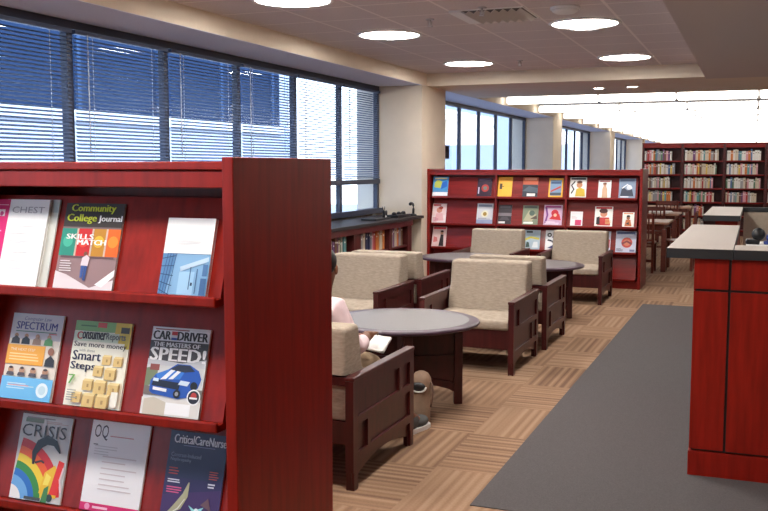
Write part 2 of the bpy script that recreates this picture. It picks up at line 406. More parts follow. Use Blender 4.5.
# ------------------------------------------------------------------ magazine racks
TILT = R(17)
def rack(name, label, x0, bays, bw, y0, top, rows, depth, wood, loc_y_base=0.09):
    """double sided rack; x0 left end, y0 front plane"""
    L = bays * bw + .05
    t = thing(name, label, 'magazine rack', (x0 + L / 2, y0 + depth / 2, 0), 0, 'red wooden magazine racks')
    Mo = Matrix.Translation((-(x0 + L / 2), -(y0 + depth / 2), 0))
    for x in (x0 - .005, x0 + L - .03):
        MB().box(x, x + .035, y0, y0 + depth, 0, top, bev=.003, M=Mo).build('end_panel', wood, t)
    MB().box(x0 + .03, x0 + L - .03, y0 + .015, y0 + depth - .015, top - .035, top - .012, bev=.003, M=Mo).build('top_board', wood, t)
    for yy in (y0 + .02, y0 + depth - .045):
        MB().box(x0 + .03, x0 + L - .03, yy, yy + .025, top - .085, top - .037, bev=.003, M=Mo).build('fascia', wood, t)
        MB().box(x0 + .03, x0 + L - .03, yy + .02, yy + .03, 0, loc_y_base, M=Mo).build('plinth', wood, t)
    for k in range(1, bays):
        x = x0 + .025 + k * bw
        MB().box(x - .0125, x + .0125, y0 + .012, y0 + depth - .012, loc_y_base, top - .085, M=Mo).build('divider', wood, t)
    MB().box(x0 + .03, x0 + L - .03, y0 + depth / 2 - .01, y0 + depth / 2 + .01, loc_y_base, top - .036, M=Mo).build('core_panel', wood, t)
    zs = list(rows)
    lo = zs[-1] - .34
    if lo > loc_y_base: zs.append(lo)
    for side in (0, 1):
        for k in range(bays):
            xa = x0 + .025 + k * bw + .013 + (.022 if k == 0 else 0); xb = x0 + .025 + (k + 1) * bw - .013 - (.02 if k == bays - 1 else 0)
            for i, z in enumerate(zs):
                up = (zs[i - 1] if i else top - .085) - z - .03
                Mz = Mo if side == 0 else Mo @ Matrix.Translation((0, 2 * y0 + depth, 0)) @ Matrix.Diagonal((1, -1, 1, 1))
                p = MB()
                yb = y0 + .03
                p.prism([(yb, z), (yb + up * math.tan(TILT), z + up), (yb + up * math.tan(TILT) + .012, z + up), (yb + .012, z)], 'x', xa, xb, M=Mz)
                p.prism([(y0 + .002, z - .022), (y0 + .002, z - .004), (yb + .02, z), (y0 + depth / 2 - .012, z - .002), (y0 + depth / 2 - .012, z - .022)], 'x', xa, xb, M=Mz)
                sh = p.build('sloped_shelf', wood, t)
                MB().box(xa, xb, y0 - .002, y0 + .012, z - .024, z + .006, bev=.005, M=Mz).build('lip', wood, sh)
            MB().box(xa, xb, 0, 0, 0, 0).bm.free()
    return t
N_LIPS = (1.187, .833, .515)
F_LIPS = (1.155, .79, .465)
rack('magazine_rack', 'large red magazine rack in the foreground with nine big magazine covers', -3.225, 2, .9325, 2.2, 1.577, N_LIPS, .632, CHERRY)
rack('magazine_rack', 'long red magazine rack standing across the room behind the beige armchairs', -4.148, 3, .93, 12.13, 1.527, F_LIPS, .66, CHERRY_FAR)

# ------------------------------------------------------------------ magazines
INK = {}
def ink(c):
    k = tuple(round(v, 3) for v in c)
    if k not in INK:
        INK[k] = plain('print_%d' % len(INK), tuple(((v / 255) / 12.92 if v / 255 <= .04045 else (((v / 255) + .055) / 1.055) ** 2.4) for v in c), .42, .4)
    return INK[k]
_tcache = {}
def text_polys(txt):
    """flat filled letters of the built-in font, as (verts, faces) with a 0..1 box"""
    if txt in _tcache: return _tcache[txt]
    cu = bpy.data.curves.new('t', 'FONT'); cu.body = txt; cu.resolution_u = 2
    o = bpy.data.objects.new('t', cu); COL.objects.link(o)
    bpy.context.view_layer.update()
    me = o.evaluated_get(bpy.context.evaluated_depsgraph_get()).to_mesh()
    vs = [tuple(v.co) for v in me.vertices]; fs = [tuple(p.vertices) for p in me.polygons]
    o.evaluated_get(bpy.context.evaluated_depsgraph_get()).to_mesh_clear()
    bpy.data.objects.remove(o); bpy.data.curves.remove(cu)
    xs = [v[0] for v in vs]; ysv = [v[1] for v in vs]
    ax, bx, ay, by = min(xs), max(xs), min(ysv), max(ysv)
    vs = [((v[0] - ax) / (bx - ax), (v[1] - ay) / (by - ay)) for v in vs]
    _tcache[txt] = (vs, fs)
    return _tcache[txt]
class Cover:
    def __init__(s, w, h, t, base):
        s.w, s.h, s.t, s.n = w, h, t, 0; s.mb = MB(); s.base = base
        s.mb.box(-w / 2, w / 2, -t - .0012, -t, 0, h, ink(base))
    def poly(s, pts, c):
        s.n += 1; y = -s.t - .0013 - .00013 * s.n
        b = bmesh.new(); vs = [b.verts.new(((u - .5) * s.w, y, v * s.h)) for u, v in pts]
        f = b.faces.new(vs); f.normal_update()
        if f.normal.y > 0: f.normal_flip()
        s.mb._merge(b, ink(c)); return s
    def rect(s, u0, v0, u1, v1, c): return s.poly([(u0, v0), (u1, v0), (u1, v1), (u0, v1)], c)
    def disc(s, u, v, r, c, n=18, sy=1.0):
        k = s.w / s.h
        return s.poly([(u + r * math.cos(2 * PI * i / n), v + r * k * sy * math.sin(2 * PI * i / n)) for i in range(n)], c)
    def band(s, pts, c, w):
        """a ribbon along uv points, w in u units"""
        L, Rr = [], []
        k = s.w / s.h
        for i, p in enumerate(pts):
            a = pts[max(i - 1, 0)]; b2 = pts[min(i + 1, len(pts) - 1)]
            dx, dy = (b2[0] - a[0]), (b2[1] - a[1]) / k
            d = math.hypot(dx, dy); nx, ny = -dy / d, dx / d
            ww = w[i] if isinstance(w, (list, tuple)) else w
            L.append((p[0] + nx * ww / 2, p[1] + ny * ww / 2 * k)); Rr.append((p[0] - nx * ww / 2, p[1] - ny * ww / 2 * k))
        for i in range(len(pts) - 1):
            s.poly([L[i], L[i + 1], Rr[i + 1], Rr[i]], c); s.n -= 1
        s.n += 1; return s
    def text(s, txt, u0, v0, u1, v1, c, bold=0.0, slant=0.0):
        s.n += 1; y = -s.t - .0013 - .00013 * s.n
        vs, fs = text_polys(txt)
        offs = (0,) if not bold else (-bold, 0, bold)
        for o in offs:
            b = bmesh.new()
            V = [b.verts.new((((u0 + x * (u1 - u0)) + o + slant * yy - .5) * s.w, y - abs(o) * .0001, (v0 + yy * (v1 - v0)) * s.h)) for x, yy in vs]
            for f in fs:
                try: g = b.faces.new([V[i] for i in f])
                except ValueError: continue
                g.normal_update()
                if g.normal.y > 0: g.normal_flip()
            s.mb._merge(b, ink(c))
        return s
    def lines(s, u0, v0, u1, v1, n, c, fill=.45, seed=1):
        rr = random.Random(seed); st = (v1 - v0) / n
        for i in range(n):
            v = v1 - (i + 1) * st
            s.rect(u0, v, u0 + (u1 - u0) * rr.uniform(.6, 1), v + st * fill, c); s.n -= 1
        s.n += 1; return s
def magazine(label, group, x, y, z, w, h, t, base, draw, lean=0.0):
    m = thing('magazine', label, 'magazine', (x, y, z + .0015), 0, group)
    m.rotation_euler = (-TILT, lean, 0)
    MB().box(-w / 2 + .001, w / 2 - .001, -t, -.0012, .001, h - .001, PAPER).build('page_block', PAPER, m)
    MB().box(-w / 2, w / 2, -.0012, 0, 0, h, ink(base)).build('back_cover', None, m)
    c = Cover(w, h, t, base); draw(c); c.mb.build('cover', None, m)
    return m
NG = 'magazines on the near rack'
YN = 2.2 + .0295
INKD = (45, 42, 45)
def d_chest(c):
    c.rect(0, 0, .28, 1, (216, 18, 110)); c.rect(.02, .93, .26, .937, (250, 200, 225))
    c.rect(.10, .80, .21, .88, (240, 225, 235)); c.disc(.155, .83, .035, (205, 60, 130)); 
    c.text('CHEST', .34, .84, .93, .915, (176, 172, 178))
    for i, v in enumerate((.62, .55, .48, .41, .34)): c.rect(.08, v, .20 - .02 * (i % 2), v + .012, (250, 190, 220))
    for v in (.68, .60, .50, .38, .28, .2): c.lines(.36, v, .85, v + .03, 2, (243, 242, 242), seed=int(v * 100))
magazine('white magazine with a magenta left band and pale grey CHEST heading', NG, -2.108, YN - .0055, N_LIPS[0], .212, .270, .009, (247, 247, 247), d_chest)
def d_plain(c):
    c.rect(0, .85, 1, 1, (170, 180, 178)); c.lines(.1, .3, .9, .7, 5, (190, 190, 188))
magazine('thin grey-green magazine peeking out to the right behind the white one', NG, -2.074, YN - .0005 + .0000, N_LIPS[0], .205, .272, .004, (205, 205, 196), d_plain)
def d_ccj(c):
    c.rect(0, .72, 1, 1, (58, 48, 42)); c.rect(0, 0, 1, .40, (150, 120, 120))
    c.rect(.0, .38, .26, .70, (40, 140, 120)); c.rect(.29, .38, .52, .70, (200, 28, 30)); c.rect(.55, .38, .76, .70, (190, 130, 30)); c.rect(.79, .38, 1, .70, (232, 100, 20))
    for u in (.26, .52, .76): c.rect(u, .38, u + .03, .70, (205, 180, 160))
    for u, cc in ((.13, (70, 180, 150)), (.40, (235, 70, 50)), (.655, (225, 180, 50)), (.895, (250, 140, 40))): c.disc(u, .55, .085, cc)
    c.poly([(0, 0), (1, 0), (1, .12), (.62, .02), (.2, .16), (0, .2)], (226, 214, 216)); c.poly([(.7, .06), (1, .24), (1, .16), (.82, .03)], (245, 238, 238))
    c.poly([(.05, .36), (.95, .36), (.95, .38), (.05, .38)], (110, 80, 84))
    c.text('Community', .11, .875, .86, .985, (214, 226, 60), .006); c.text('College', .06, .755, .56, .87, (214, 226, 60), .006); c.text('Journal', .60, .765, .99, .855, (245, 245, 245), .005)
    c.text('SKILLS', .10, .575, .56, .635, (240, 238, 235), .006); c.text('MATCH', .30, .51, .78, .57, (250, 248, 245), .007)
    c.lines(.06, .20, .3, .34, 5, (232, 220, 220), .4, 3)
    c.disc(.475, .405, .033, (120, 70, 50)); c.poly([(.42, .27), (.54, .26), (.555, .36), (.50, .395), (.43, .36)], (225, 205, 210))
    c.poly([(.435, .13), (.475, .13), (.485, .27), (.43, .27)], (62, 88, 150)); c.poly([(.49, .10), (.53, .10), (.54, .265), (.485, .27)], (52, 76, 136))
magazine('magazine with yellow-green heading over four coloured panels and a walking figure', NG, -1.836, YN, N_LIPS[0], .214, .262, .006, (120, 100, 98), d_ccj)
def d_blue(c):
    c.rect(0, 0, 1, .53, (132, 176, 214)); c.poly([(0, 0), (.14, 0), (.30, .53), (0, .53)], (92, 138, 186))
    for k in range(5): c.band([(0, .46 - k * .1), (.27, .50 - k * .13)], (40, 70, 110), .014); c.n -= 0
    for u in (.05, .11, .17, .23): c.band([(u - .02, 0), (u + .06, .53)], (50, 82, 126), .012)
    c.poly([(.40, .36), (.98, .50), (.98, .44), (.42, .30)], (190, 214, 234)); c.rect(.40, 0, .72, .30, (160, 200, 230))
    c.rect(.62, .07, .64, .36, (60, 96, 140)); c.rect(.76, .02, .78, .34, (60, 96, 140)); c.rect(.86, 0, .98, .22, (66, 104, 152)); c.rect(.88, .25, .98, .40, (80, 120, 168)); c.rect(.66, .12, .70, .16, (40, 60, 96))
    c.rect(.1, .526, 1, .532, (70, 100, 140)); c.lines(.2, .66, .8, .74, 3, (240, 240, 240))
magazine('thick white booklet with a blue photograph of a building on its lower half', NG, -1.488, YN, N_LIPS[0], .158, .222, .012, (247, 247, 247), d_blue)
def d_spec(c):
    c.rect(0, .70, 1, 1, (196, 190, 196)); c.text('Computer Law', .22, .91, .76, .965, (92, 92, 140), slant=.02); c.text('SPECTRUM', .10, .815, .90, .905, (70, 66, 130), .004)
    c.rect(.10, .785, .90, .795, (90, 130, 110))
    for u, cc in ((.13, (46, 36, 36)), (.33, (28, 24, 26)), (.55, (150, 120, 100)), (.78, (90, 150, 90))):
        c.disc(u, .735, .04, (176, 130, 100)); c.poly([(u - .085, .64), (u + .085, .64), (u + .075, .70), (u, .735), (u - .075, .70)], cc)
    c.rect(.76, .77, .92, .78, (200, 70, 60))
    c.rect(.0, .40, .74, .63, (238, 166, 52)); c.lines(.06, .45, .70, .55, 3, (250, 214, 150), .4, 5); c.text('THE NEXT STEP', .07, .56, .55, .59, (250, 236, 210))
    c.disc(.86, .575, .06, (150, 96, 70)); c.poly([(.77, .40), (.96, .40), (.95, .48), (.87, .53), (.78, .48)], (40, 34, 36))
    for u in (.14, .36, .58, .82): c.disc(u, .335, .055, (186, 140, 108)); c.poly([(u - .08, .27), (u + .08, .27), (u + .06, .31), (u - .06, .31)], (80, 70, 74)); c.disc(u, .36, .04, (60, 44, 36), 12, .5)
    c.rect(0, 0, 1, .255, (110, 186, 232)); c.lines(.12, .12, .66, .2, 3, (196, 226, 244), .45, 8); c.rect(.14, .155, .55, .165, (230, 150, 150)); c.disc(.82, .125, .115, (226, 240, 246)); c.disc(.82, .125, .07, (196, 222, 232))
magazine('magazine with purple SPECTRUM heading, orange box and light blue lower band', NG, -2.067, YN, N_LIPS[1], .198, .266, .006, (226, 214, 200), d_spec)
def d_cons(c):
    c.rect(0, .88, 1, 1, (128, 176, 104)); c.rect(.40, .93, .56, .99, (206, 60, 50)); c.rect(.72, .70, 1, 1, (214, 186, 60)); c.rect(.82, .88, .97, .95, (62, 56, 40)); c.rect(.1, .935, .38, .95, (80, 120, 70))
    c.rect(.0, .755, .80, .87, (212, 222, 196)); c.text('C', .06, .78, .15, .87, (196, 40, 44), .006); c.text('onsumer', .155, .785, .57, .872, (44, 40, 44), .006); c.text('Reports', .58, .772, .92, .875, (112, 120, 112), .004)
    c.rect(0, .56, .92, .76, (240, 236, 218))
    c.text('Save more money', .03, .675, .96, .755, (60, 54, 60), .003); c.text('with these', .14, .635, .42, .668, (130, 126, 126)); c.text('Smart', .04, .535, .54, .645, (40, 40, 74), .005); c.text('Steps', .03, .40, .47, .515, (40, 40, 74), .005)
    bx = [(.66, .50, .13), (.86, .49, .13), (.54, .36, .14), (.76, .33, .16), (.40, .19, .15), (.62, .16, .18), (.86, .16, .16), (.24, .04, .14), (.46, .0, .18), (.70, .0, .18)]
    for u, v, q in bx:
        hh = q * .72
        c.rect(u - q * .65, v, u + q * .45, v + hh, (222, 190, 120)); c.poly([(u - q * .65, v + hh), (u + q * .45, v + hh), (u + q * .62, v + hh * 1.25), (u - q * .45, v + hh * 1.25)], (240, 216, 150)); c.poly([(u + q * .45, v), (u + q * .62, v + hh * .25), (u + q * .62, v + hh * 1.25), (u + q * .45, v + hh)], (176, 140, 76)); c.rect(u - q * .12, v + hh * .35, u + q * .1, v + hh * .7, (176, 140, 80))
    c.text('7', .05, .25, .16, .36, (128, 200, 96), .004); c.lines(.06, .06, .26, .2, 5, (160, 160, 150), .4, 9); c.rect(.84, .03, .96, .2, (244, 240, 224))
magazine('yellow and green magazine headed Smart Steps with a stack of tan boxes', NG, -1.817, YN, N_LIPS[1], .206, .257, .006, (240, 234, 214), d_cons)
def d_car(c):
    c.rect(.02, .845, .98, .97, (236, 234, 236)); c.lines(.05, .965, .95, .995, 1, (150, 90, 90), .5)
    c.text('CAR', .03, .855, .33, .955, (26, 22, 26), .008); c.rect(.345, .912, .445, .955, (196, 40, 44)); c.rect(.345, .885, .445, .908, (220, 220, 224)); c.rect(.345, .855, .445, .882, (50, 80, 160)); c.text('DRIVER', .455, .855, .97, .955, (26, 22, 26), .008)
    c.rect(0, .56, 1, .84, (64, 58, 60)); c.poly([(0, .56), (1, .56), (1, .66), (.6, .60), (0, .63)], (196, 196, 200))
    c.text('THE MASTERS OF', .06, .775, .86, .825, (238, 236, 236), .004); c.text('SPEED!', .03, .615, .97, .765, (246, 244, 244), .012)
    c.rect(0, .30, 1, .56, (206, 206, 204)); c.poly([(0, .30), (.2, .36), (.2, .56), (0, .52)], (120, 130, 96)); c.rect(.06, .50, .22, .57, (140, 70, 60))
    c.rect(0, .22, 1, .32, (120, 108, 100)); 
    c.poly([(.10, .26), (.16, .235), (.60, .20), (.78, .23), (.92, .34), (.96, .44), (.90, .53), (.74, .59), (.52, .59), (.38, .52), (.18, .46), (.10, .38)], (34, 84, 176))
    c.poly([(.40, .52), (.54, .58), (.74, .58), (.84, .52), (.66, .50)], (38, 44, 62)); c.poly([(.18, .46), (.38, .52), (.66, .50), (.60, .42), (.22, .40)], (58, 122, 210))
    c.poly([(.26, .40), (.36, .41), (.50, .515), (.43, .52)], (240, 242, 246)); c.poly([(.40, .41), (.48, .415), (.60, .505), (.54, .512)], (240, 242, 246))
    c.poly([(.13, .33), (.60, .30), (.62, .38), (.15, .40)], (22, 30, 52)); c.poly([(.58, .36), (.74, .35), (.78, .40), (.62, .41)], (210, 226, 240)); c.poly([(.14, .38), (.24, .375), (.24, .41), (.15, .415)], (210, 226, 240))
    c.poly([(.16, .28), (.40, .265), (.40, .30), (.16, .315)], (230, 232, 236)); c.disc(.85, .36, .06, (22, 22, 26)); c.disc(.58, .255, .06, (28, 28, 34)); c.disc(.58, .255, .03, (150, 150, 156))
    c.rect(0, 0, 1, .19, (226, 222, 216)); c.poly([(.04, .0), (.42, 0), (.42, .15), (.2, .2), (.04, .17)], (206, 196, 178)); c.rect(.42, .02, .84, .15, (246, 246, 246))
    c.disc(.875, .235, .115, (240, 240, 240)); c.disc(.875, .235, .095, (36, 34, 42)); c.disc(.875, .25, .05, (190, 60, 56)); c.rect(.81, .215, .94, .235, (236, 236, 236))
magazine('magazine with a blue white-striped sports car under the heading SPEED', NG, -1.541, YN, N_LIPS[1], .198, .256, .006, (222, 220, 220), d_car)
def arcp(cx, cy, r, a0, a1, n=14, k=.74):
    return [(cx + r * math.cos(R(a0 + (a1 - a0) * i / n)), cy + r * k * math.sin(R(a0 + (a1 - a0) * i / n))) for i in range(n + 1)]
def d_crisis(c):
    c.rect(0, 0, 1, 1, (206, 203, 200)); c.rect(.08, .905, .44, .955, (120, 134, 112)); c.lines(.1, .955, .95, .985, 1, (150, 140, 138), .5); c.lines(.5, .91, .95, .945, 2, (190, 150, 140), .4)
    c.rect(0, 0, .64, .20, (240, 236, 234))
    for r, cc in ((.92, (214, 30, 34)), (.79, (236, 92, 26)), (.67, (240, 206, 48)), (.55, (56, 140, 62)), (.43, (40, 110, 190)), (.32, (110, 170, 224))):
        c.band(arcp(-.02, -.02, r, 8, 84), cc, .15)
    c.poly([(.56, .1), (.9, .06), (.92, .3), (.8, .44), (.62, .34)], (238, 190, 40)); c.poly([(.76, .1), (.92, .1), (.97, .48), (.86, .5)], (226, 44, 34)); c.poly([(.62, .2), (.72, .2), (.76, .3), (.66, .34)], (246, 222, 90))
    c.disc(.78, .06, .06, (40, 60, 60)); c.poly([(.62, .0), (.74, 0), (.74, .2), (.66, .16)], (66, 130, 70)); c.band([(.98, .14), (.93, .28), (.97, .42)], (244, 210, 214), .03)
    c.band([(.37, .42), (.36, .55), (.44, .66), (.58, .72), (.74, .69), (.86, .58)], (26, 24, 28), [.04, .10, .15, .15, .10, .02]); c.band([(.40, .44), (.52, .47), (.58, .45)], (60, 40, 36), .03)
    c.text('CRISIS', .05, .74, .92, .885, (64, 62, 66)); 
    c.rect(.3, .01, .62, .045, (70, 74, 70))
magazine('magazine with a rainbow painted face under the thin dark heading CRISIS', NG, -2.045, YN, N_LIPS[2], .198, .262, .005, (216, 212, 206), d_crisis)
def d_oq(c):
    c.text('OQ', .06, .78, .30, .955, (70, 60, 72)); c.rect(.07, .725, .15, .735, (70, 60, 72)); c.lines(.34, .83, .96, .845, 1, (206, 150, 150), .8)
    c.lines(.1, .62, .5, .74, 4, (208, 204, 206), .3, 2)
    for i, v in enumerate((.60, .54, .47, .41, .35, .29, .24)): c.lines(.26, v, .88, v + .025, 1, (214, 202, 204), .5, i)
    c.rect(0, 0, 1, .085, (216, 26, 104)); c.disc(.13, .042, .045, (240, 150, 190)); c.rect(.22, .03, .48, .055, (246, 196, 214))
magazine('plain white journal with OQ letters and a magenta strip along its foot', NG, -1.765, YN, N_LIPS[2], .212, .268, .006, (238, 236, 238), d_oq)
def d_ccn(c):
    c.rect(0, .42, 1, 1, (40, 46, 84)); c.rect(0, 0, 1, .42, (66, 42, 96)); c.poly([(0, .3), (1, .42), (1, .5), (0, .5)], (48, 42, 88))
    c.text('CriticalCareNurse', .08, .87, .98, .965, (226, 228, 238), .004); c.rect(.25, .845, .8, .853, (130, 134, 170))
    c.text('Contrast-Induced', .06, .72, .58, .765, (150, 156, 180)); c.text('Nephropathy', .06, .665, .42, .71, (150, 156, 180))
    c.lines(.06, .53, .27, .62, 3, (190, 70, 70), .4, 3); c.lines(.76, .52, .97, .62, 4, (190, 80, 70), .4, 4); c.lines(.06, .44, .30, .49, 2, (220, 220, 232), .5, 5); c.lines(.06, .33, .34, .41, 3, (214, 90, 140), .5, 6); c.lines(.76, .43, .92, .49, 2, (220, 220, 232), .5, 7)
    c.band([(.02, .06), (.16, .12), (.30, .20), (.40, .32), (.44, .46)], (176, 172, 140), [.01, .05, .13, .10, .02]); c.band([(.02, .05), (.16, .10), (.30, .17), (.40, .28)], (226, 226, 214), [.01, .015, .02, .01])
    c.poly([(.48, .22), (.60, .18), (.74, .22), (.66, .12), (.70, .04), (.56, .02), (.58, .13)], (150, 210, 220)); c.disc(.62, .17, .04, (226, 240, 244)); c.poly([(.68, .24), (.82, .2), (.9, .12), (.8, .32)], (110, 80, 90)); c.rect(.2, .0, .42, .06, (232, 232, 236))
magazine('dark blue and purple journal with a white heading beside the end panel', NG, -1.488, YN, N_LIPS[2], .196, .265, .006, (48, 42, 84), d_ccn)

FG = 'magazines on the far rack'
YF = 12.13 + .0295
def far_mag(row, xa, xb, h, label, base, draw):
    w = xb - xa
    magazine(label, FG, (xa + xb) / 2, YF, F_LIPS[row], w, h, .006, base, draw)
def fm1(c): c.rect(0, .3, 1, 1, (70, 150, 210)); c.poly([(.1, .45), (.5, .4), (.6, .75), (.3, .85), (.1, .7)], (190, 200, 90)); c.poly([(.55, .35), (.95, .5), (.9, .8), (.6, .7)], (40, 100, 190)); c.rect(0, 0, 1, .2, (236, 236, 238)); c.rect(.1, .88, .9, .95, (230, 225, 150))
def fm2(c): c.rect(0, 0, 1, 1, (48, 26, 48)); c.disc(.55, .45, .26, (176, 60, 56)); c.disc(.55, .45, .13, (110, 120, 110)); c.rect(.08, .15, .16, .5, (196, 190, 210)); c.rect(.1, .86, .9, .95, (90, 70, 100))
def fm3(c): c.rect(.04, .04, .96, .96, (240, 180, 60)); c.rect(.12, .38, .30, .66, (70, 60, 40)); c.rect(.12, .50, .42, .54, (60, 50, 40)); c.rect(.1, .84, .9, .93, (226, 150, 40))
def fm4(c): c.rect(0, .62, 1, 1, (196, 92, 56)); c.rect(0, .0, 1, .62, (44, 48, 60)); c.poly([(0, .3), (.4, .55), (1, .45), (1, .2), (.5, .25)], (70, 84, 96)); c.rect(.3, .04, .85, .18, (232, 226, 222)); c.rect(.1, .85, .9, .95, (224, 150, 120))
def fm5(c): c.rect(0, 0, 1, 1, (236, 176, 50)); c.rect(.1, .08, .9, .90, (120, 150, 180)); c.poly([(.15, .35), (.85, .6), (.85, .5), (.15, .25)], (190, 70, 60)); c.rect(.15, .7, .85, .82, (60, 84, 120)); c.rect(.1, .1, .9, .24, (70, 80, 96))
def fm6(c): c.rect(.02, .02, .98, .98, (232, 232, 228)); c.disc(.58, .62, .18, (196, 140, 106)); c.poly([(.35, .05), (.95, .05), (.9, .4), (.6, .5), (.4, .4)], (206, 176, 60)); c.disc(.58, .76, .17, (96, 60, 40), 12, .5); c.band([(.1, .2), (.25, .4), (.1, .6), (.3, .8)], (40, 40, 44), .08); c.rect(.05, .88, .95, .97, (60, 60, 66))
def fm7(c): c.poly([(.3, 0), (.75, 0), (.7, .5), (.6, .66), (.4, .66), (.32, .5)], (206, 170, 140)); c.disc(.5, .74, .13, (190, 136, 104)); c.disc(.5, .80, .15, (120, 70, 50), 12, .6); c.rect(.1, .9, .9, .97, (196, 110, 110))
def fm8(c): c.rect(0, .0, 1, 1, (130, 150, 176)); c.poly([(.1, .1), (.9, .1), (.8, .45), (.5, .4), (.2, .6)], (54, 62, 80)); c.disc(.62, .55, .16, (206, 212, 220)); c.rect(.08, .85, .92, .96, (96, 116, 150)); c.band([(.2, .5), (.5, .7), (.8, .5)], (236, 240, 244), .06); c.rect(.1, .03, .6, .09, (220, 222, 226))
def fm9(c): c.rect(0, .4, 1, 1, (232, 206, 206)); c.disc(.5, .66, .2, (206, 140, 120)); c.poly([(.2, .1), (.85, .12), (.75, .5), (.3, .5)], (226, 176, 180)); c.disc(.6, .78, .16, (160, 60, 50), 12, .7); c.rect(.05, .88, .6, .97, (200, 60, 70)); c.lines(.06, .06, .5, .3, 4, (190, 110, 130), .5)
def fm10(c): c.rect(0, 0, 1, 1, (206, 206, 210)); c.disc(.5, .48, .22, (226, 220, 190)); c.disc(.5, .48, .12, (160, 130, 60)); c.rect(.08, .84, .92, .95, (130, 140, 160)); c.rect(0, .0, 1, .2, (150, 160, 190)); c.lines(.1, .22, .9, .3, 2, (120, 124, 140), .5)
def fm11(c): c.rect(0, 0, 1, 1, (52, 44, 50)); c.rect(0, .42, 1, .58, (120, 110, 116)); c.rect(.1, .84, .9, .95, (96, 90, 96)); c.rect(.06, .04, .55, .14, (230, 228, 226)); c.poly([(.1, .2), (.9, .2), (.7, .38), (.3, .38)], (76, 70, 76))
def fm12(c): c.rect(0, 0, 1, 1, (126, 136, 112)); c.poly([(.05, .2), (.6, .15), (.9, .5), (.4, .75)], (176, 170, 140)); c.disc(.6, .6, .18, (80, 100, 90)); c.rect(.08, .05, .7, .15, (236, 236, 228)); c.rect(.08, .86, .92, .96, (90, 96, 90)); c.poly([(.5, .3), (.95, .3), (.9, .5)], (84, 70, 60))
def fm13(c): c.rect(0, 0, 1, 1, (206, 170, 196)); c.disc(.6, .6, .2, (196, 30, 50)); c.poly([(.3, .3), (.95, .25), (.85, .55), (.6, .62)], (206, 40, 44)); c.disc(.62, .5, .09, (236, 180, 150)); c.band([(.1, .1), (.2, .5), (.1, .9)], (120, 60, 130), .1); c.rect(.08, .87, .92, .96, (170, 60, 130)); c.lines(.1, .04, .9, .2, 3, (246, 236, 244), .5)
def fm14(c): c.rect(.4, .03, .9, .42, (214, 60, 110)); c.rect(.1, .8, .9, .92, (240, 230, 232)); c.lines(.1, .5, .6, .7, 3, (216, 200, 206), .5)
def fm15(c): c.disc(.5, .64, .2, (206, 140, 110)); c.disc(.48, .78, .24, (80, 40, 34), 14, .6); c.poly([(.15, .05), (.9, .05), (.8, .45), (.3, .45)], (196, 56, 56)); c.poly([(.1, .1), (.3, .1), (.28, .5), (.1, .45)], (40, 36, 40)); c.rect(.05, .88, .95, .98, (200, 44, 60)); c.lines(.6, .12, .95, .4, 4, (230, 180, 120), .5)
def fm16(c): c.poly([(.2, .05), (.8, .05), (.7, .5), (.3, .5)], (196, 110, 60)); c.disc(.5, .62, .16, (160, 100, 70)); c.disc(.5, .74, .16, (40, 32, 32), 12, .6); c.poly([(.3, .2), (.6, .15), (.55, .35)], (60, 40, 40)); c.rect(.1, .88, .9, .96, (220, 150, 100))
def fm17(c): c.rect(0, .0, 1, 1, (222, 196, 196)); c.poly([(.5, .02), (.85, .02), (.8, .6), (.6, .6)], (46, 40, 46)); c.disc(.68, .68, .11, (190, 140, 120)); c.disc(.68, .76, .12, (50, 34, 34), 12, .6); c.rect(.06, .86, .94, .97, (206, 60, 70)); c.poly([(.1, .2), (.4, .25), (.35, .45), (.1, .5)], (206, 120, 120))
def fm18(c): c.rect(0, 0, 1, 1, (176, 196, 206)); c.band([(.05, .5), (.4, .62), (.95, .55)], (206, 196, 70), .14); c.poly([(.1, .1), (.35, .12), (.3, .35), (.15, .4)], (44, 70, 60)); c.rect(.1, .85, .5, .95, (56, 66, 70)); c.poly([(.5, .1), (.9, .1), (.85, .4), (.6, .4)], (226, 232, 234))
def fm19(c): c.rect(0, 0, 1, 1, (236, 236, 238)); c.disc(.35, .75, .2, (30, 30, 34)); c.disc(.35, .75, .1, (236, 236, 238)); c.band([(.2, .5), (.6, .45), (.85, .3)], (34, 34, 60), .16); c.poly([(.2, .1), (.8, .05), (.7, .25)], (60, 60, 110)); c.disc(.7, .65, .1, (120, 110, 150))
def fm20(c): c.rect(0, 0, 1, 1, (196, 206, 220)); c.rect(.5, .2, .95, .6, (190, 60, 60))
def fm21(c): c.rect(0, 0, 1, 1, (196, 200, 220)); c.disc(.55, .46, .27, (196, 70, 60)); c.disc(.55, .46, .17, (206, 120, 90)); c.band([(.3, .4), (.55, .52), (.8, .4)], (120, 44, 50), .1); c.rect(.04, .85, .96, .97, (70, 80, 120)); c.lines(.05, .05, .4, .2, 3, (70, 76, 110), .5); c.rect(.7, .04, .95, .14, (110, 120, 160))
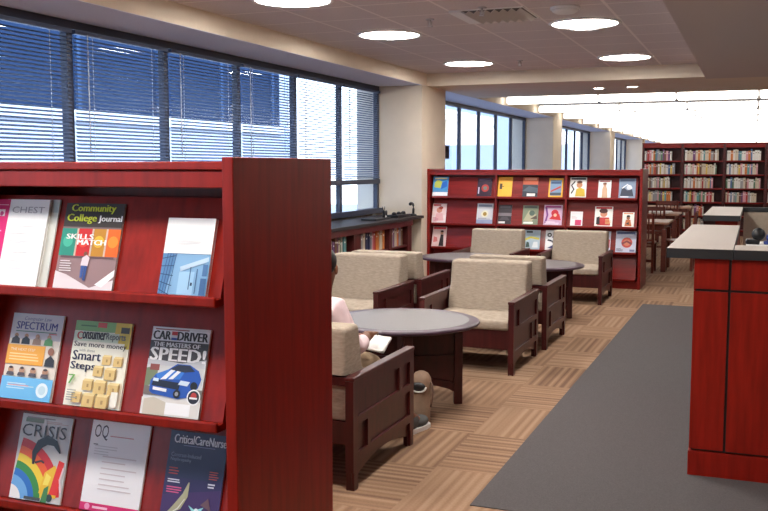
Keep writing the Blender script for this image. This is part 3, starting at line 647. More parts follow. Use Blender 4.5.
FAR = [(0, -4.090, -3.874, .270, 'blue and yellow-green cover at the top left of the far rack', (90, 150, 200), fm1),
       (0, -3.462, -3.262, .255, 'dark cover with a red disc on the top shelf of the far rack', (48, 26, 48), fm2),
       (0, -3.176, -2.985, .272, 'plain yellow-orange cover on the top shelf of the far rack', (240, 170, 50), fm3),
       (0, -2.842, -2.640, .270, 'dark grey and rust cover in the top middle bay of the far rack', (60, 50, 56), fm4),
       (0, -2.496, -2.312, .258, 'blue cover with yellow border on the top shelf of the far rack', (236, 176, 50), fm5),
       (0, -2.222, -2.010, .270, 'black and white cover with a figure in yellow on the far rack', (232, 232, 228), fm6),
       (0, -1.858, -1.698, .235, 'narrow white cover with one pale figure on the top right shelf', (240, 238, 236), fm7),
       (0, -1.600, -1.394, .255, 'blue-grey cover at the top right corner of the far rack', (130, 150, 176), fm8),
       (1, -4.098, -3.90, .268, 'pink cover with a red-haired face at the left of the second shelf', (238, 222, 222), fm9),
       (1, -3.466, -3.245, .280, 'pale silver cover with a gold disc on the second shelf', (206, 206, 210), fm10),
       (1, -3.170, -2.990, .265, 'dark brown cover with a grey stripe on the second shelf', (52, 44, 50), fm11),
       (1, -2.838, -2.632, .262, 'grey-green cover in the middle of the second shelf', (126, 136, 112), fm12),
       (1, -2.556, -2.316, .272, 'lilac cover with a big red shape on the second shelf', (206, 170, 196), fm13),
       (1, -2.206, -2.050, .190, 'small white card with a pink corner on the second shelf', (238, 234, 236), fm14),
       (1, -1.896, -1.670, .262, 'white cover with a person in red on the second shelf', (238, 234, 228), fm15),
       (1, -1.546, -1.402, .190, 'small white cover with an orange-clad figure on the second shelf', (240, 236, 230), fm16),
       (2, -4.096, -3.898, .280, 'pink cover with a standing figure in black on the third shelf', (222, 196, 196), fm17),
       (2, -2.808, -2.602, .262, 'pale blue cover with a yellow streak between two armchair backs', (176, 196, 206), fm18),
       (2, -2.530, -2.384, .268, 'white cover with bold dark shapes left of the right armchair back', (236, 236, 238), fm19),
       (2, -1.860, -1.690, .270, 'pale cover mostly hidden behind the right armchair back', (196, 206, 220), fm20),
       (2, -1.624, -1.372, .278, 'large pale cover with a round red picture at the lower right', (196, 200, 220), fm21)]
for r, xa, xb, h, lb, base, dr in FAR: far_mag(r, xa, xb, h, lb, base, dr)

# ------------------------------------------------------------------ armchairs
def make_chair(name, label):
    t = thing(name, label, 'armchair', (0, 0, 0), 0, 'beige armchairs')
    hw, hd, AH = .37, .425, .555
    for sgn in (-1, 1):
        xo = sgn * hw; xi = sgn * (hw - .042)
        a, b = min(xo, xi), max(xo, xi)
        arch = []
        y0, y1 = -hd + .075, hd - .075
        for i in range(13):
            q = i / 12; arch.append((y0 + (y1 - y0) * q, .06 + .05 * math.sin(PI * q)))
        prof = [(-hd, AH - .02), (-hd, .1), (-hd + .01, 0), (-hd + .055, 0)] + arch + [(hd - .065, 0), (hd - .015, 0), (hd - .0, .1), (hd, AH - .02)]
        s = MB()
        ca, cb = (a + .014, b - .014)
        s.prism(prof, 'x', ca, cb)
        # raised framing on both faces of the slab: stiles, rails and the little staggered muntins
        for x0, x1 in ((a, ca), (cb, b)):
            for ya, yb, za, zb in ((-hd, -hd + .06, .09, AH - .02), (hd - .06, hd, .09, AH - .02), (-hd + .06, hd - .06, AH - .075, AH - .02), (-hd + .06, hd - .06, .315, .355),
                                   (-hd + .06, hd - .06, .135, .18), (.20, .245, .355, AH - .075), (-.245, -.20, .18, .315)):
                s.box(x0, x1, ya, yb, za, zb)
            for ya, yb in ((-hd, -hd + .06), (hd - .06, hd)): s.box(x0, x1, ya + .008, yb - .006, 0.0, .09)
        o = s.build('side_panel', MAHOG, t)
        MB().box(a - .004, b + .004, -hd - .004, hd + .006, AH - .02, AH, bev=.005).build('arm_cap', MAHOG, o)
    iw = hw - .042
    MB().box(-iw, iw, hd - .075, hd - .05, .185, .335).build('front_rail', MAHOG, t)
    MB().box(-iw, iw, -hd + .012, -hd + .05, .508, .55).build('back_rail', MAHOG, t)
    MB().box(-iw + .002, iw - .002, -hd + .035, -hd + .075, .33, .51, FABRIC, bev=.012).build('back_upholstery', FABRIC, t)
    MB().box(-iw, iw, -hd + .02, -hd + .045, .22, .33).build('lower_back_rail', MAHOG, t)
    MB().box(-iw + .002, iw - .002, -hd + .08, hd - .025, .33, .405, bev=.025, seg=4).build('seat_cushion', FABRIC, t)
    c = MB(); bm_ = bmesh.new()
    # wedge-shaped back cushion: recessed at the back where the rail passes
    y_at = lambda z: -hd + .275 - (z - .40) * .22
    lv = [(.405, iw - .008), (.556, iw - .008), (.560, iw - .008), (.786, iw - .008)]
    fr = [[bm_.verts.new((sx * w, y_at(z), z)) for sx in (-1, 1)] for z, w in lv]
    bk = [[bm_.verts.new((sx * w, -hd + (.085 if z < .558 else .005), z)) for sx in (-1, 1)] for z, w in lv]
    for i in range(3):
        bm_.faces.new((fr[i][0], fr[i][1], fr[i + 1][1], fr[i + 1][0])); bm_.faces.new((bk[i][1], bk[i][0], bk[i + 1][0], bk[i + 1][1]))
        for k in (0, 1): bm_.faces.new((fr[i][k], bk[i][k], bk[i + 1][k], fr[i + 1][k]))
    bm_.faces.new((fr[0][0], fr[0][1], bk[0][1], bk[0][0])); bm_.faces.new((fr[3][0], fr[3][1], bk[3][1], bk[3][0]))
    bmesh.ops.recalc_face_normals(bm_, faces=bm_.faces[:])
    ed = [e for e in bm_.edges if all(v.co.z > .78 for v in e.verts) or (e.verts[0].co.z > .557 and e.verts[1].co.z > .557 and abs(e.verts[0].co.x - e.verts[1].co.x) < .01 and abs(e.verts[0].co.z - e.verts[1].co.z) > .1)]
    bmesh.ops.bevel(bm_, geom=ed, offset=.022, segments=4, affect='EDGES', profile=.5)
    c._merge(bm_, FABRIC, smooth=False)
    o = c.build('back_cushion', FABRIC, t)
    MB().tube([(-iw + .03, -hd + .012, .778), (iw - .03, -hd + .012, .778)], .004, FABRIC, 6).build('piping', FABRIC, o)
    return t
CH = [(-2.105, 4.425, 0, 'nearest beige armchair, with the person in pink sitting in it'),
      (-1.990, 7.145, PI, 'beige armchair facing the camera behind the nearest round table'),
      (-1.965, 8.215, 0, 'beige armchair turned away, back to back with the one facing the nearest table'),
      (-1.925, 11.03, PI, 'beige armchair at the right end in front of the far magazine rack'),
      (-3.140, 7.315, PI, 'beige armchair facing the camera in front of the low bookcase'),
      (-3.100, 8.245, 0, 'beige armchair turned away, back to back with the one before the low bookcase'),
      (-2.930, 10.98, PI, 'left beige armchair in front of the far magazine rack')]
proto = make_chair('armchair', CH[0][3])
for i, (x, y, rz, lb) in enumerate(CH):
    o = proto if i == 0 else copy_tree(proto)
    o.location = (x, y, 0); o.rotation_euler = (0, 0, rz); o['label'] = lb

# ------------------------------------------------------------------ round tables
def make_table(label):
    t = thing('round_table', label, 'table', (0, 0, 0), 0, 'round reading tables')
    MB().lathe([(0, .564), (.43, .564), (.43, .5645), (0, .5645)], LAMINATE, 72, smooth=False).build('laminate_inlay', LAMINATE, t)
    MB().lathe([(0, .535), (.475, .535), (.492, .540), (.50, .550), (.495, .559), (.482, .5635), (0, .5635)], RIM, 72).build('tabletop', RIM, t)
    MB().box(-.03, .03, -.03, .03, .03, .535).build('centre_post', MAHOG, t)
    for k in range(4):
        M = Matrix.Rotation(R(25 + 90 * k), 4, 'Z'); s = MB()
        s.box(.03, .34, -.009, .009, .13, .535, M=M)
        s.box(.335, .39, -.0275, .0275, 0, .535, bev=.003, M=M)
        s.box(.03, .336, -.022, .022, .48, .535, M=M); s.box(.03, .336, -.022, .022, .285, .325, M=M)
        s.prism([(.03, .135), (.12, .133), (.22, .122), (.30, .10), (.336, .08), (.336, .135), (.30, .15), (.22, .165), (.12, .172), (.03, .174)], 'y', -.022, .022, M=M)
        s.build('base_wing', MAHOG, t)
    return t
proto = make_table('nearest round table with grey top, in front of the person in pink')
for i, (x, y, lb) in enumerate(((-2.10, 5.66, None), (-2.065, 9.45, 'round table with grey top before the right armchair at the far rack'), (-2.965, 9.95, 'round table with grey top farther left, before the left armchair at the far rack'))):
    o = proto if i == 0 else copy_tree(proto)
    o.location = (x, y, 0)
    if lb: o['label'] = lb

# ------------------------------------------------------------------ low bookcase under the windows
t = thing('low_bookcase', 'long low red bookcase with dark top under the left windows', 'bookcase', (-4.46, 8.6, 0))
Mo = Matrix.Translation((4.46, -8.6, 0))
bx0, bx1 = XW + .06, -4.15
MB().box(bx0 + .01, bx0 + .03, 5.2, 11.5, 0, .855, M=Mo).build('back_panel', DARKWOOD, t)
for a, c in ((5.2, 5.25), (7.36, 7.48), (8.52, 8.64), (9.60, 9.80), (10.70, 10.80), (11.36, 11.50)):
    MB().box(bx0 + .03, bx1, a, c, 0, .855, M=Mo).build('upright', DARKWOOD, t)
for z in (.06, .545): MB().box(bx0 + .03, bx1 - .01, 5.25, 11.36, z - .02, z, M=Mo).build('shelf', DARKWOOD, t)
MB().box(bx1, bx1 + .018, 5.2, 11.5, .795, .865, M=Mo).build('top_rail', DARKWOOD, t)
MB().box(bx1, bx1 + .012, 5.2, 11.5, 0, .06, M=Mo).build('plinth', DARKWOOD, t)
o = MB().box(bx0 - .0, bx1 + .035, 5.15, 11.895, .866, .902, bev=.004).build('worktop', plain('dark_slate_top', (0.034, 0.029, 0.030), .6, .15))
tag(o, 'dark slate worktop along the windows above the low bookcase', 'worktop')

# ------------------------------------------------------------------ books
BC = {'cream': (0.60, 0.52, 0.40), 'white': (0.72, 0.70, 0.66), 'red': (0.45, 0.05, 0.05), 'orange': (0.62, 0.20, 0.05), 'yellow': (0.68, 0.48, 0.10), 'green': (0.12, 0.22, 0.14), 'blue': (0.10, 0.18, 0.36),
      'navy': (0.03, 0.04, 0.10), 'grey': (0.32, 0.32, 0.33), 'brown': (0.20, 0.10, 0.06), 'pink': (0.62, 0.30, 0.34), 'teal': (0.14, 0.34, 0.36), 'purple': (0.18, 0.07, 0.20), 'black': (0.02, 0.02, 0.025)}
BM = {}
def book_mesh(c):
    if c not in BM:
        m = plain('book_' + c, BC[c], .5); b = MB()
        b.box(0, .10, 0, 1, 0, 1, m).box(.90, 1.0, 0, 1, 0, 1, m).box(.10, .90, 0, .05, 0, 1, m).box(.10, .90, .05, .97, .015, .985, PAPER)
        b.box(.25, .75, -.004, 0, .72, .80, PAPER if c not in ('white', 'cream') else plain('book_brown', BC['brown'], .5))
        me = bpy.data.meshes.new('book'); b.bm.to_mesh(me); b.bm.free()
        for k in b.mats: me.materials.append(k)
        BM[c] = me
    return BM[c]
def book_row(start, axis, length, z, n, hrange, depth, where, group, palette, rng, flip=False):
    """a row of upright books; axis 'x' with spines to -y, or axis 'y' with spines to +x"""
    ws = [rng.uniform(.6, 1.4) for _ in range(n)]; k = (length - .002 * n) / sum(ws)
    p = 0.0
    for i, w in enumerate(ws):
        c = palette[i % len(palette)] if isinstance(palette, tuple) else rng.choice(palette); th = w * k; h = rng.uniform(*hrange)
        o = bpy.data.objects.new('book', book_mesh(c)); COL.objects.link(o)
        o.scale = (th, depth * rng.uniform(.9, 1), h)
        if axis == 'x': o.location = (start[0] + p, start[1] + rng.uniform(0, .015), z)
        else:
            o.location = (start[0] - rng.uniform(0, .02), start[1] + p, z); o.rotation_euler = (0, 0, PI / 2)
        tag(o, '%s book, %s from left %s' % (c, ordinal(i + 1), where), 'book', group)
        p += th + .002
rng = random.Random(5)
PALE = ['cream'] * 5 + ['white'] * 5 + ['red', 'orange', 'yellow', 'green', 'blue', 'grey', 'grey', 'pink', 'pink', 'teal', 'brown', 'purple']
MIX = ['navy', 'grey', 'white', 'cream', 'orange', 'red', 'purple', 'green', 'grey', 'brown', 'cream', 'blue']
book_row((-4.20, 9.05), 'y', .50, .546, 10, (.20, .25), .22, 'in the left part of the low bookcase', 'books in the low bookcase', ('white', 'grey', 'purple', 'brown', 'purple', 'cream', 'green', 'white', 'teal', 'green'), rng)
book_row((-4.20, 9.83), 'y', .84, .546, 14, (.22, .27), .22, 'in the middle part of the low bookcase', 'books in the low bookcase', ('purple', 'grey', 'cream', 'cream', 'navy', 'navy', 'navy', 'grey', 'pink', 'red', 'orange', 'orange', 'cream', 'orange'), rng)
book_row((-4.20, 10.83), 'y', .48, .546, 9, (.22, .28), .22, 'in the right part of the low bookcase', 'books in the low bookcase', ('brown', 'grey', 'purple', 'grey', 'cream', 'orange', 'purple', 'grey', 'brown'), rng)

t0 = None
SH = (1.695, 1.383, 1.070, .757, .444, .130)
edges = [-2.44, -1.55, -.645, .232, 1.115, 2.0, 2.88]
bn = ['the left far bookcase', 'the second far bookcase', 'the third far bookcase', 'the rightmost far bookcase']
for k, (a, c) in enumerate(zip(edges, edges[1:])):
    t = thing('bookcase', ['tall red bookcase at the far end, leftmost beside the display rack', 'tall red bookcase at the far end, second from the left', 'tall red bookcase at the far end, third from the left',
              'tall red bookcase at the far end, cut by the right edge of the photo', 'tall red bookcase at the far end, fifth from the left, out past the right edge', 'tall red bookcase at the far end, last one on the right'][k], 'bookcase', ((a + c) / 2, 22.66, 0), 0, 'tall far bookcases')
    Mo = Matrix.Translation((-(a + c) / 2, -22.66, 0))
    for x0, x1 in ((a, a + .03), (c - .031, c - .001)): MB().box(x0, x1, 22.5, 22.82, 0, 2.07, M=Mo).build('side_panel', DARKWOOD, t)
    MB().box(a + .03, c - .031, 22.80, 22.82, 0, 2.0, M=Mo).build('back_panel', plain('dark_back', (0.07, 0.012, 0.014), .5), t)
    MB().box(a, c - .001, 22.47, 22.82, 2.07, 2.10, M=Mo).build('top_board', CHERRY_FAR, t)
    MB().box(a + .03, c - .031, 22.49, 22.51, 1.985, 2.07, M=Mo).build('fascia', CHERRY_FAR, t)
    for z in SH: MB().box(a + .03, c - .031, 22.5, 22.80, z - .03, z, M=Mo).build('shelf', CHERRY_FAR, t)
    MB().box(a + .03, c - .031, 22.52, 22.54, 0, .10, M=Mo).build('plinth', DARKWOOD, t)
    if k < 4:
        for r, z in enumerate(SH):
            n = (16, 17, 17, 3)[k]; ln = (.64, .70, .70, .16)[k] * rng.uniform(.86, 1.06)
            if r >= 4:
                if k != 1: continue
                n = 10; ln = .44
            book_row((a + .05, 22.535), 'x', ln, z + .001, n, (.20, .255), .20, 'on %s shelf of %s' % (ordinal(r + 1), bn[k]), 'books in the far bookcases', PALE, rng)

# ------------------------------------------------------------------ service counters (right)
t = thing('service_counter', 'tall cherry service counter at the right edge with dark reveals', 'counter', (1.3, 5.0, 0))
Mo = Matrix.Translation((-1.3, -5.0, 0))
XL = -.262
MB().box(XL + .01, 3.0, 4.862, 5.10, .13, 1.10, M=Mo).box(XL + .012, -.11, 5.10, 6.85, 0.0, 1.10, M=Mo).build('carcass', CHAR, t)
MB().box(XL - .004, 3.0, 4.846, 5.10, 0, .128, M=Mo).build('plinth', CHERRY, t)
for xa, xb in ((XL, -.101), (-.089, 1.2), (1.212, 3.0)):
    for za, zb in ((.140, .938), (.950, 1.10)): MB().box(xa, xb, 4.85, 4.866, za, zb, M=Mo).build('front_panel', CHERRY, t)
for xa, xb in ((XL, XL + .014),):
    MB().box(xa, xb, 4.867, 6.85, .140, 1.10, M=Mo).build('side_panel', CHERRY, t)
MB().box(-.112, -.098, 5.102, 6.85, 0, 1.10, M=Mo).build('inner_panel', CHERRY, t)
t = thing('counter_worktop', 'pale worktop with charcoal edge on the service counter', 'worktop', (-.25, 5.0, 1.10))
Mo = Matrix.Translation((.25, -5.0, -1.10))
MB().box(-.395, -.083, 4.83, 6.88, 1.101, 1.148, CHAR, M=Mo).box(-.393, -.085, 4.832, 6.878, 1.148, 1.150, STONE, M=Mo).build('side_slab', None, t)
MB().box(-.081, 3.02, 4.83, 5.13, 1.101, 1.148, CHAR, M=Mo).box(-.079, 3.018, 4.832, 5.128, 1.148, 1.150, STONE, M=Mo).build('front_slab', None, t)
t = thing('service_counter', 'second dark red counter farther back behind the service counter', 'counter', (-.22, 9.3, 0))
Mo = Matrix.Translation((.22, -9.3, 0))
MB().box(-.30, -.12, 8.52, 10.30, .1, 1.09, M=Mo).build('carcass', CHERRY, t)
MB().box(-.31, -.11, 8.51, 10.31, 0, .1, M=Mo).build('plinth', DARKWOOD, t)
o = MB().box(-.40, -.10, 8.45, 10.33, 1.091, 1.138, CHAR).box(-.398, -.102, 8.452, 10.328, 1.138, 1.14, STONE).build('counter_worktop')
tag(o, 'pale worktop with charcoal edge on the second counter farther back', 'worktop')
t = thing('office_partition', 'beige partition panel with dark top rail behind the service counter', 'partition', (1.4, 10.37, 0))
MB().box(-1.49, 1.6, -.025, .025, .05, 1.09, plain('partition_cloth', (0.50, 0.42, 0.33), .95, .1, noise=.06, nscale=60)).build('panel', None, t)
MB().box(-1.495, 1.605, -.032, .032, 1.09, 1.135, CHAR).build('top_rail', CHAR, t)
for x in (-1.2, 0, 1.4): MB().box(x - .03, x + .03, -.16, .16, 0, .05).build('foot', CHAR, t)
t = thing('office_desk', 'office desk behind the service counter carrying the white box', 'desk', (.9, 7.3, 0))
MB().box(-.95, .95, -.4, .4, .71, .74, bev=.004).build('desktop', STONE, t)
for x in (-.92, .92): MB().box(x - .02, x + .02, -.37, .37, 0, .71).build('leg_panel', CHAR, t)
t = thing('printer', 'white boxy machine on the desk behind the counter', 'printer', (.25, 7.25, .74))
MB().box(-.29, .29, -.22, .22, 0, .26, bev=.012).build('housing', WHITE, t)
MB().box(-.22, .22, -.235, -.215, .06, .11).build('paper_slot', CHAR, t)
t = thing('telephone', 'black rounded device on the white machine behind the counter', 'device', (.01, 7.20, 1.0))
MB().box(-.055, .04, -.05, .05, 0, .035, bev=.01).build('base', BLACK, t)
MB().lathe([(0, -.03), (.035, -.03), (.045, -.02), (.045, .02), (.035, .03), (0, .03)], BLACK, 24, M=Matrix.Translation((.03, 0, .07)) @ Matrix.Rotation(R(80), 4, 'X')).build('handset', BLACK, t)
t = thing('tape_dispenser', 'small blue object on the white machine behind the counter', 'desk item', (.125, 7.20, 1.0))
MB().box(-.05, .06, -.03, .03, 0, .025, bev=.008).build('base', plain('blue_plastic', (.04, .07, .30), .4), t)
MB().lathe([(.012, -.015), (.034, -.015), (.034, .015), (.012, .015), (.012, -.015)], plain('blue_plastic', (.04, .07, .30), .4), 24, M=Matrix.Translation((0, 0, .05)) @ Matrix.Rotation(R(90), 4, 'X')).build('roll', None, t)

# ------------------------------------------------------------------ study tables and chairs beyond the far rack
OAK = plain('red_oak', (0.16, 0.035, 0.022), .38, noise=.2, nscale=6, stretch=(.6, 5, 5))
OAKTOP = plain('table_top_wood', (0.48, 0.28, 0.20), .28, noise=.15, nscale=6, stretch=(.6, 5, 5), coat=.3)
def study_table(x1, y, label):
    t = thing('study_table', label, 'table', (x1 - .75, y, 0), 0, 'study tables')
    MB().box(-.75, .75, -.42, .42, .705, .74, bev=.006).build('tabletop', OAKTOP, t)
    MB().box(-.68, .68, -.36, .36, .63, .705).build('apron', OAK, t)
    for sx in (-1, 1):
        for sy in (-1, 1): MB().box(sx * .68 - .035, sx * .68 + .035, sy * .36 - .035, sy * .36 + .035, 0, .63, bev=.004).build('leg', OAK, t)
    return t
study_table(-1.15, 14.75, 'nearest study table beside the right end of the far rack')
study_table(-1.20, 17.35, 'second study table beyond the far rack, with papers on it')
study_table(-1.18, 20.3, 'third study table, just in front of the far bookcases')
def study_chair(label):
    t = thing('study_chair', label, 'chair', (0, 0, 0), 0, 'wooden study chairs')
    MB().box(-.22, .22, -.21, .22, .42, .45, bev=.008).build('seat', OAK, t)
    for sx in (-1, 1):
        MB().box(sx * .2 - .018, sx * .2 + .018, .17, .206, 0, .42).build('leg', OAK, t)
        MB().prism([(-.20, 0), (-.16, 0), (-.17, .45), (-.21, .88), (-.245, .88), (-.21, .45)], 'x', sx * .2 - .018, sx * .2 + .018).build('leg', OAK, t)
    b = MB(); b.box(-.182, .182, -.235, -.215, .80, .87)
    for k in range(5): b.box(-.15 + k * .07, -.13 + k * .07, -.222, -.206, .47, .80)
    b.box(-.182, .182, -.214, -.19, .47, .50); b.build('backrest', OAK, t)
    MB().box(-.182, .182, -.185, -.17, .16, .20).build('stretcher', OAK, t)
    return t
p = study_chair('wooden study chair at the nearest study table by the rack end')
for i, (x, y, rz, lb) in enumerate(((-1.55, 14.30, 0, None), (-1.02, 14.85, PI / 2, 'wooden study chair at the right end of the nearest study table'), (-1.62, 16.9, 0, 'wooden study chair at the second study table'), (-1.62, 19.85, 0, 'wooden study chair at the third study table'))):
    o = p if i == 0 else copy_tree(p)
    o.location = (x, y, 0); o.rotation_euler = (0, 0, rz)
    if lb: o['label'] = lb
t = thing('paper_stack', 'white papers lying on the second study table', 'papers', (-1.55, 17.2, .74))
for k in range(3): MB().box(-.2 + k * .02, .16 + k * .03, -.15, .15, .012 * k, .012 * k + .011, M=Matrix.Rotation(R(5 * k), 4, 'Z')).build('sheaf', PAPER, t)

# ------------------------------------------------------------------ things on the worktop under the window
def wt(name, label, cat, x, y): return thing(name, label, cat, (x, y, .902))
t = wt('gooseneck_lamp', 'small black gooseneck lamp at the right end of the dark worktop', 'lamp', -4.24, 11.80)
MB().lathe([(0, 0), (.05, 0), (.05, .018), (.02, .028), (0, .028)], BLACK, 24).build('base', BLACK, t)
MB().tube([(0, .01, .02), (0, .02, .09), (0, .015, .135), (0, -.02, .165), (0, -.07, .168), (0, -.11, .158)], [.018, .016, .015, .015, .018, .022], BLACK, 10).build('neck', BLACK, t)
t = wt('equipment_case', 'low black case with three knobs on the dark worktop', 'equipment', -4.30, 11.42)
MB().box(-.08, .08, -.24, .24, 0, .035, bev=.006).build('case', BLACK, t)
for y in (-.17, 0, .17): MB().lathe([(0, .035), (.032, .035), (.028, .06), (.012, .07), (0, .07)], BLACK, 20, M=Matrix.Translation((0, y, 0))).build('knob', BLACK, t)
t = wt('animal_figurine', 'small black ornament with two prongs and a white patch on the worktop', 'ornament', -4.32, 10.98)
MB().box(-.05, .05, -.11, .09, 0, .016, bev=.004).build('base', BLACK, t)
MB().tube([(0, -.04, .014), (0, -.03, .07), (0, .03, .085), (0, .045, .014)], [.018, .022, .022, .016], BLACK, 10).tube([(0, -.03, .07), (0, -.045, .10)], [.016, .014], BLACK, 10).build('body', BLACK, t)
for y in (-1, 1): MB().tube([(0, -.045 + .006 * y, .10), (0, -.045 + .035 * y, .13), (0, -.045 + .04 * y, .155)], [.006, .005, .003], BLACK, 8).build('prong', BLACK, t)
tag(MB().ball((0, .0, .028), .02, .032, .018, WHITE).build('white_patch', WHITE, t), 'white patch')
t = wt('flat_tray', 'flat black tray on the dark worktop left of the ornament', 'tray', -4.33, 10.62)
MB().box(-.10, .10, -.16, .16, 0, .022, bev=.005).build('tray', BLACK, t)

# ------------------------------------------------------------------ the person
def skin_mesh(name, verts, edges, radii, m, parent, sub=2, root=0):
    me = bpy.data.meshes.new(name); me.from_pydata(verts, edges, []); me.update()
    o = bpy.data.objects.new(name, me); COL.objects.link(o); o.parent = parent
    me.materials.append(m)
    md = o.modifiers.new('skin', 'SKIN'); md.use_smooth_shade = True
    for i, v in enumerate(me.skin_vertices[0].data):
        r = radii[i]; v.radius = r if isinstance(r, tuple) else (r, r); v.use_root = (i == root)
    s = o.modifiers.new('sub', 'SUBSURF'); s.levels = sub; s.render_levels = sub
    return o
PX, PY = -2.10, 4.33
person = thing('person', 'person in a pale pink shirt sitting in the nearest armchair reading papers', 'person', (PX, PY, .40))
def J(x, y, z): return (x - PX, y - PY, z - .40)
JT = {'pelvis': J(-2.10, 4.30, .505), 'waist': J(-2.10, 4.31, .66), 'chest': J(-2.095, 4.33, .80), 'neck': J(-2.09, 4.36, .895), 'jaw': J(-2.085, 4.405, .965), 'skull': J(-2.085, 4.395, 1.045), 'crown': J(-2.085, 4.385, 1.10),
      'shR': J(-1.965, 4.30, .825), 'elR': J(-1.885, 4.36, .610), 'wrR': J(-1.905, 4.56, .640), 'shL': J(-2.225, 4.33, .83), 'elL': J(-2.325, 4.44, .62), 'wrL': J(-2.13, 4.655, .60),
      'hipR': J(-2.0, 4.34, .485), 'knR': J(-1.97, 4.76, .47), 'anR': J(-1.835, 5.03, .10), 'toeR': J(-1.805, 5.16, .035), 'hipL': J(-2.2, 4.34, .485), 'knL': J(-2.24, 4.76, .47), 'anL': J(-2.25, 5.0, .10), 'toeL': J(-2.26, 5.13, .035),
      'nose': J(-2.08, 4.492, 1.0)}
V, E_, RD, ID = [], [], [], {}
def jv(n, r, co=None):
    ID[n] = len(V); V.append(co or JT[n]); RD.append(r)
def je(a, b): E_.append((ID[a], ID[b]))
for n, r in (('pelvis', .105), ('waist', (.12, .095)), ('chest', (.13, .10)), ('neck', .048), ('jaw', (.058, .066)), ('skull', (.076, .088)), ('crown', (.055, .062)),
             ('shR', .058), ('elR', .042), ('wrR', .027), ('shL', .058), ('elL', .042), ('wrL', .027), ('hipR', .074), ('knR', .058), ('anR', .042), ('toeR', .03), ('hipL', .074), ('knL', .058), ('anL', .042), ('toeL', .03), ('nose', .011)): jv(n, r)
for a, b in (('pelvis', 'waist'), ('waist', 'chest'), ('chest', 'neck'), ('neck', 'jaw'), ('jaw', 'skull'), ('skull', 'crown'), ('chest', 'shR'), ('shR', 'elR'), ('elR', 'wrR'), ('chest', 'shL'), ('shL', 'elL'), ('elL', 'wrL'),
             ('pelvis', 'hipR'), ('hipR', 'knR'), ('knR', 'anR'), ('anR', 'toeR'), ('pelvis', 'hipL'), ('hipL', 'knL'), ('knL', 'anL'), ('anL', 'toeL'), ('jaw', 'nose')): je(a, b)
def hand(side, sx):
    w = Vector(JT['wr' + side]); e = Vector(JT['el' + side]); d = (w - e).normalized()
    lat = Vector((0, 0, 1)).cross(d).normalized(); up = d.cross(lat) * -1
    up = Vector((0, 0, 1)) if up.z == 0 else (up if up.z > 0 else -up)
    jv('palm' + side, (.036, .017), tuple(w + d * .055)); je('wr' + side, 'palm' + side)
    for k, (off, ln) in enumerate(((-.030, .062), (-.010, .072), (.010, .068), (.029, .054))):
        b0 = w + d * .082 + lat * off; b1 = b0 + d * ln * .5 - up * .006; b2 = b1 + d * ln * .3 - up * ln * .3
        for q, (pp, rr) in enumerate(((b0, .0095), (b1, .0085), (b2, .007))): jv('f%s%d%d' % (side, k, q), rr, tuple(pp))
        je('palm' + side, 'f%s%d0' % (side, k)); je('f%s%d0' % (side, k), 'f%s%d1' % (side, k)); je('f%s%d1' % (side, k), 'f%s%d2' % (side, k))
    th0 = w + d * .035 + lat * .032 * sx; th1 = th0 + d * .03 + lat * .022 * sx - up * .004; th2 = th1 + d * .03 - up * .012
    for q, (pp, rr) in enumerate(((th0, .013), (th1, .010), (th2, .008))): jv('t%s%d' % (side, q), rr, tuple(pp))
    je('palm' + side, 't%s0' % side); je('t%s0' % side, 't%s1' % side); je('t%s1' % side, 't%s2' % side)
hand('R', 1); hand('L', -1)
skin_mesh('body', V, E_, RD, SKIN, person)
def sub_skin(name, items, edges, m, sub=2):
    ids = {n: i for i, (n, r) in enumerate(items)}
    return skin_mesh(name, [JT[n] for n, r in items], [(ids[a], ids[b]) for a, b in edges], [r for n, r in items], m, person, sub)
JT['wr2R'] = tuple(Vector(JT['elR']).lerp(Vector(JT['wrR']), .88)); JT['wr2L'] = tuple(Vector(JT['elL']).lerp(Vector(JT['wrL']), .88))
JT['col'] = tuple(Vector(JT['chest']).lerp(Vector(JT['neck']), .55))
JT['anR2'] = tuple(Vector(JT['knR']).lerp(Vector(JT['anR']), .9)); JT['anL2'] = tuple(Vector(JT['knL']).lerp(Vector(JT['anL']), .9))
sub_skin('shirt', [('pelvis', (.125, .115)), ('waist', (.145, .115)), ('chest', (.15, .12)), ('col', (.085, .075)), ('shR', .078), ('elR', .056), ('wr2R', .045), ('shL', .078), ('elL', .056), ('wr2L', .045)],
         [('pelvis', 'waist'), ('waist', 'chest'), ('chest', 'col'), ('chest', 'shR'), ('shR', 'elR'), ('elR', 'wr2R'), ('chest', 'shL'), ('shL', 'elL'), ('elL', 'wr2L')], SHIRT)
sub_skin('trousers', [('pelvis', (.125, .10)), ('hipR', .088), ('knR', .072), ('anR2', .060), ('hipL', .088), ('knL', .072), ('anL2', .060)],
         [('pelvis', 'hipR'), ('hipR', 'knR'), ('knR', 'anR2'), ('pelvis', 'hipL'), ('hipL', 'knL'), ('knL', 'anL2')], KHAKI)
for sd in ('R', 'L'):
    a = Vector(JT['an' + sd]); q = Vector(JT['toe' + sd]); ang = math.atan2(q.y - a.y, q.x - a.x) - PI / 2
    M = Matrix.Translation((a.x, a.y, -.40)) @ Matrix.Rotation(ang, 4, 'Z')
    prof = [(-.045, -.055), (.045, -.055), (.05, .05), (.054, .13), (.042, .185), (.015, .205), (-.015, .205), (-.04, .185), (-.05, .13), (-.046, .05)]
    sh = MB(); sh.ball((0, .02, .062), .046, .075, .055, SHOEG, M=M); sh.ball((0, .11, .045), .048, .09, .038, SHOEG, M=M)
    o = sh.build('shoe', SHOEG, person)
    MB().prism(prof, 'z', .002, .026, WHITE, M=M).build('sole', WHITE, o)
hb = MB(); hc = Vector(JT['skull'])
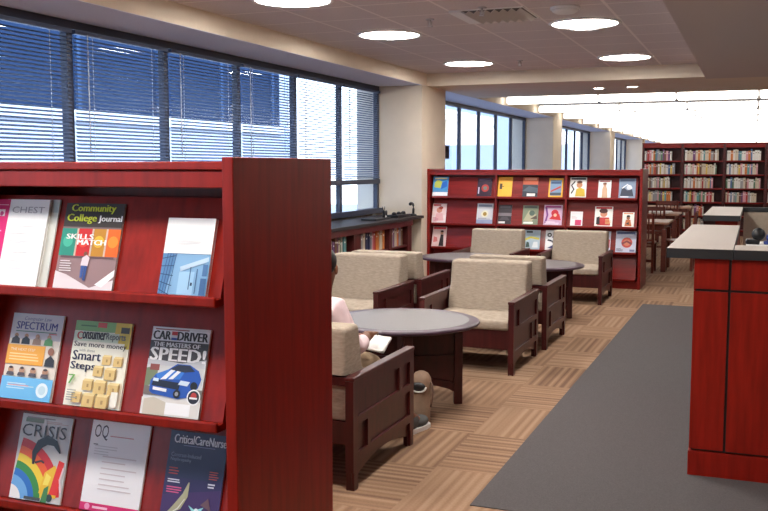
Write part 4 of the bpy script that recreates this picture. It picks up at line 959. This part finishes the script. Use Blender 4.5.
hb.ball((hc.x, hc.y - .022, hc.z + .018), .090, .092, .088, HAIR, sub=3); hb.ball((hc.x, hc.y - .065, hc.z - .055), .066, .042, .07, HAIR, sub=3)
hb.build('hair', HAIR, person)
for s in (-1, 1):
    o = MB().ball((hc.x + .030 * s, hc.y + .078, hc.z - .012), .011, .008, .008, plain('eye_white', (.75, .73, .7), .3), sub=2).ball((hc.x + .030 * s, hc.y + .084, hc.z - .012), .005, .004, .005, BLACK, sub=2).build('eye', None, person)
    MB().ball((hc.x + .079 * s, hc.y + .012, hc.z - .025), .008, .018, .028, SKIN, sub=2).build('ear', SKIN, person)
MB().ball((hc.x, hc.y + .078, hc.z - .088), .022, .008, .006, plain('lips', (.22, .06, .05), .5), sub=2).build('mouth', None, person)

t = thing('papers', 'open white papers held by the person in pink', 'papers', (-1.935, 4.76, .570), R(-14))
t.rotation_euler = (R(40), R(4), R(-10)); t.scale = (.80, .72, 1)
MB().box(-.105, .105, -.07, .075, 0, .002, PAPER).box(-.10, .108, -.068, .078, .003, .005, PAPER, M=Matrix.Rotation(R(2), 4, 'Z')).build('sheets', PAPER, t)
MB().prism([(-.105, .007), (-.03, .013), (.05, .010), (.11, .016), (.11, .019), (.05, .013), (-.03, .016), (-.105, .010)], 'y', -.07, .075).build('curled_sheet', PAPER, t)

t = thing('bag', 'tan bag with a dark pale-rimmed opening standing by the foot of the person', 'bag', (-1.835, 5.27, 0))
TAN = plain('tan_leather', (0.30, 0.20, 0.135), .7, noise=.12, nscale=20)
def oval(prof, n=24, ky=.72):
    b = MB(); bm_ = bmesh.new(); rings = []
    for r, z in prof: rings.append([bm_.verts.new((r * math.cos(2 * PI * k / n), ky * r * math.sin(2 * PI * k / n), z)) for k in range(n)])
    for q, w in zip(rings, rings[1:]):
        for k in range(n): bm_.faces.new((q[k], q[(k + 1) % n], w[(k + 1) % n], w[k]))
    bm_.faces.new(rings[0][::-1]); bm_.faces.new(rings[-1])
    return b._merge(bm_, TAN, smooth=True)
oval([(.045, 0), (.055, .02), (.056, .10), (.054, .19), (.060, .22), (.064, .25), (.058, .285), (.042, .31), (.018, .322)]).build('bag_body', TAN, t)
Mq = Matrix.Translation((-.004, -.040, .232)) @ Matrix.Rotation(R(94), 4, 'X') @ Matrix.Diagonal((1, .62, 1, 1))
MB().lathe([(0, .0), (.046, .0), (.046, .012), (0, .012)], BLACK, 28, M=Mq).build('opening', BLACK, t)
tag(MB().tube([Mq @ Vector((.048 * math.cos(a), .048 * math.sin(a), .010)) for a in [PI + .3 + (PI - .2) * k / 20 for k in range(21)]], .006, WHITE, 8).build('rim', WHITE, t), 'pale curved rim')
MB().tube([(.052, -.01, .26), (.072, -.01, .25), (.078, -.015, .20), (.074, -.02, .14), (.066, -.02, .11)], .006, plain('brown_strap', (.12, .06, .04), .6), 8).build('strap', None, t)
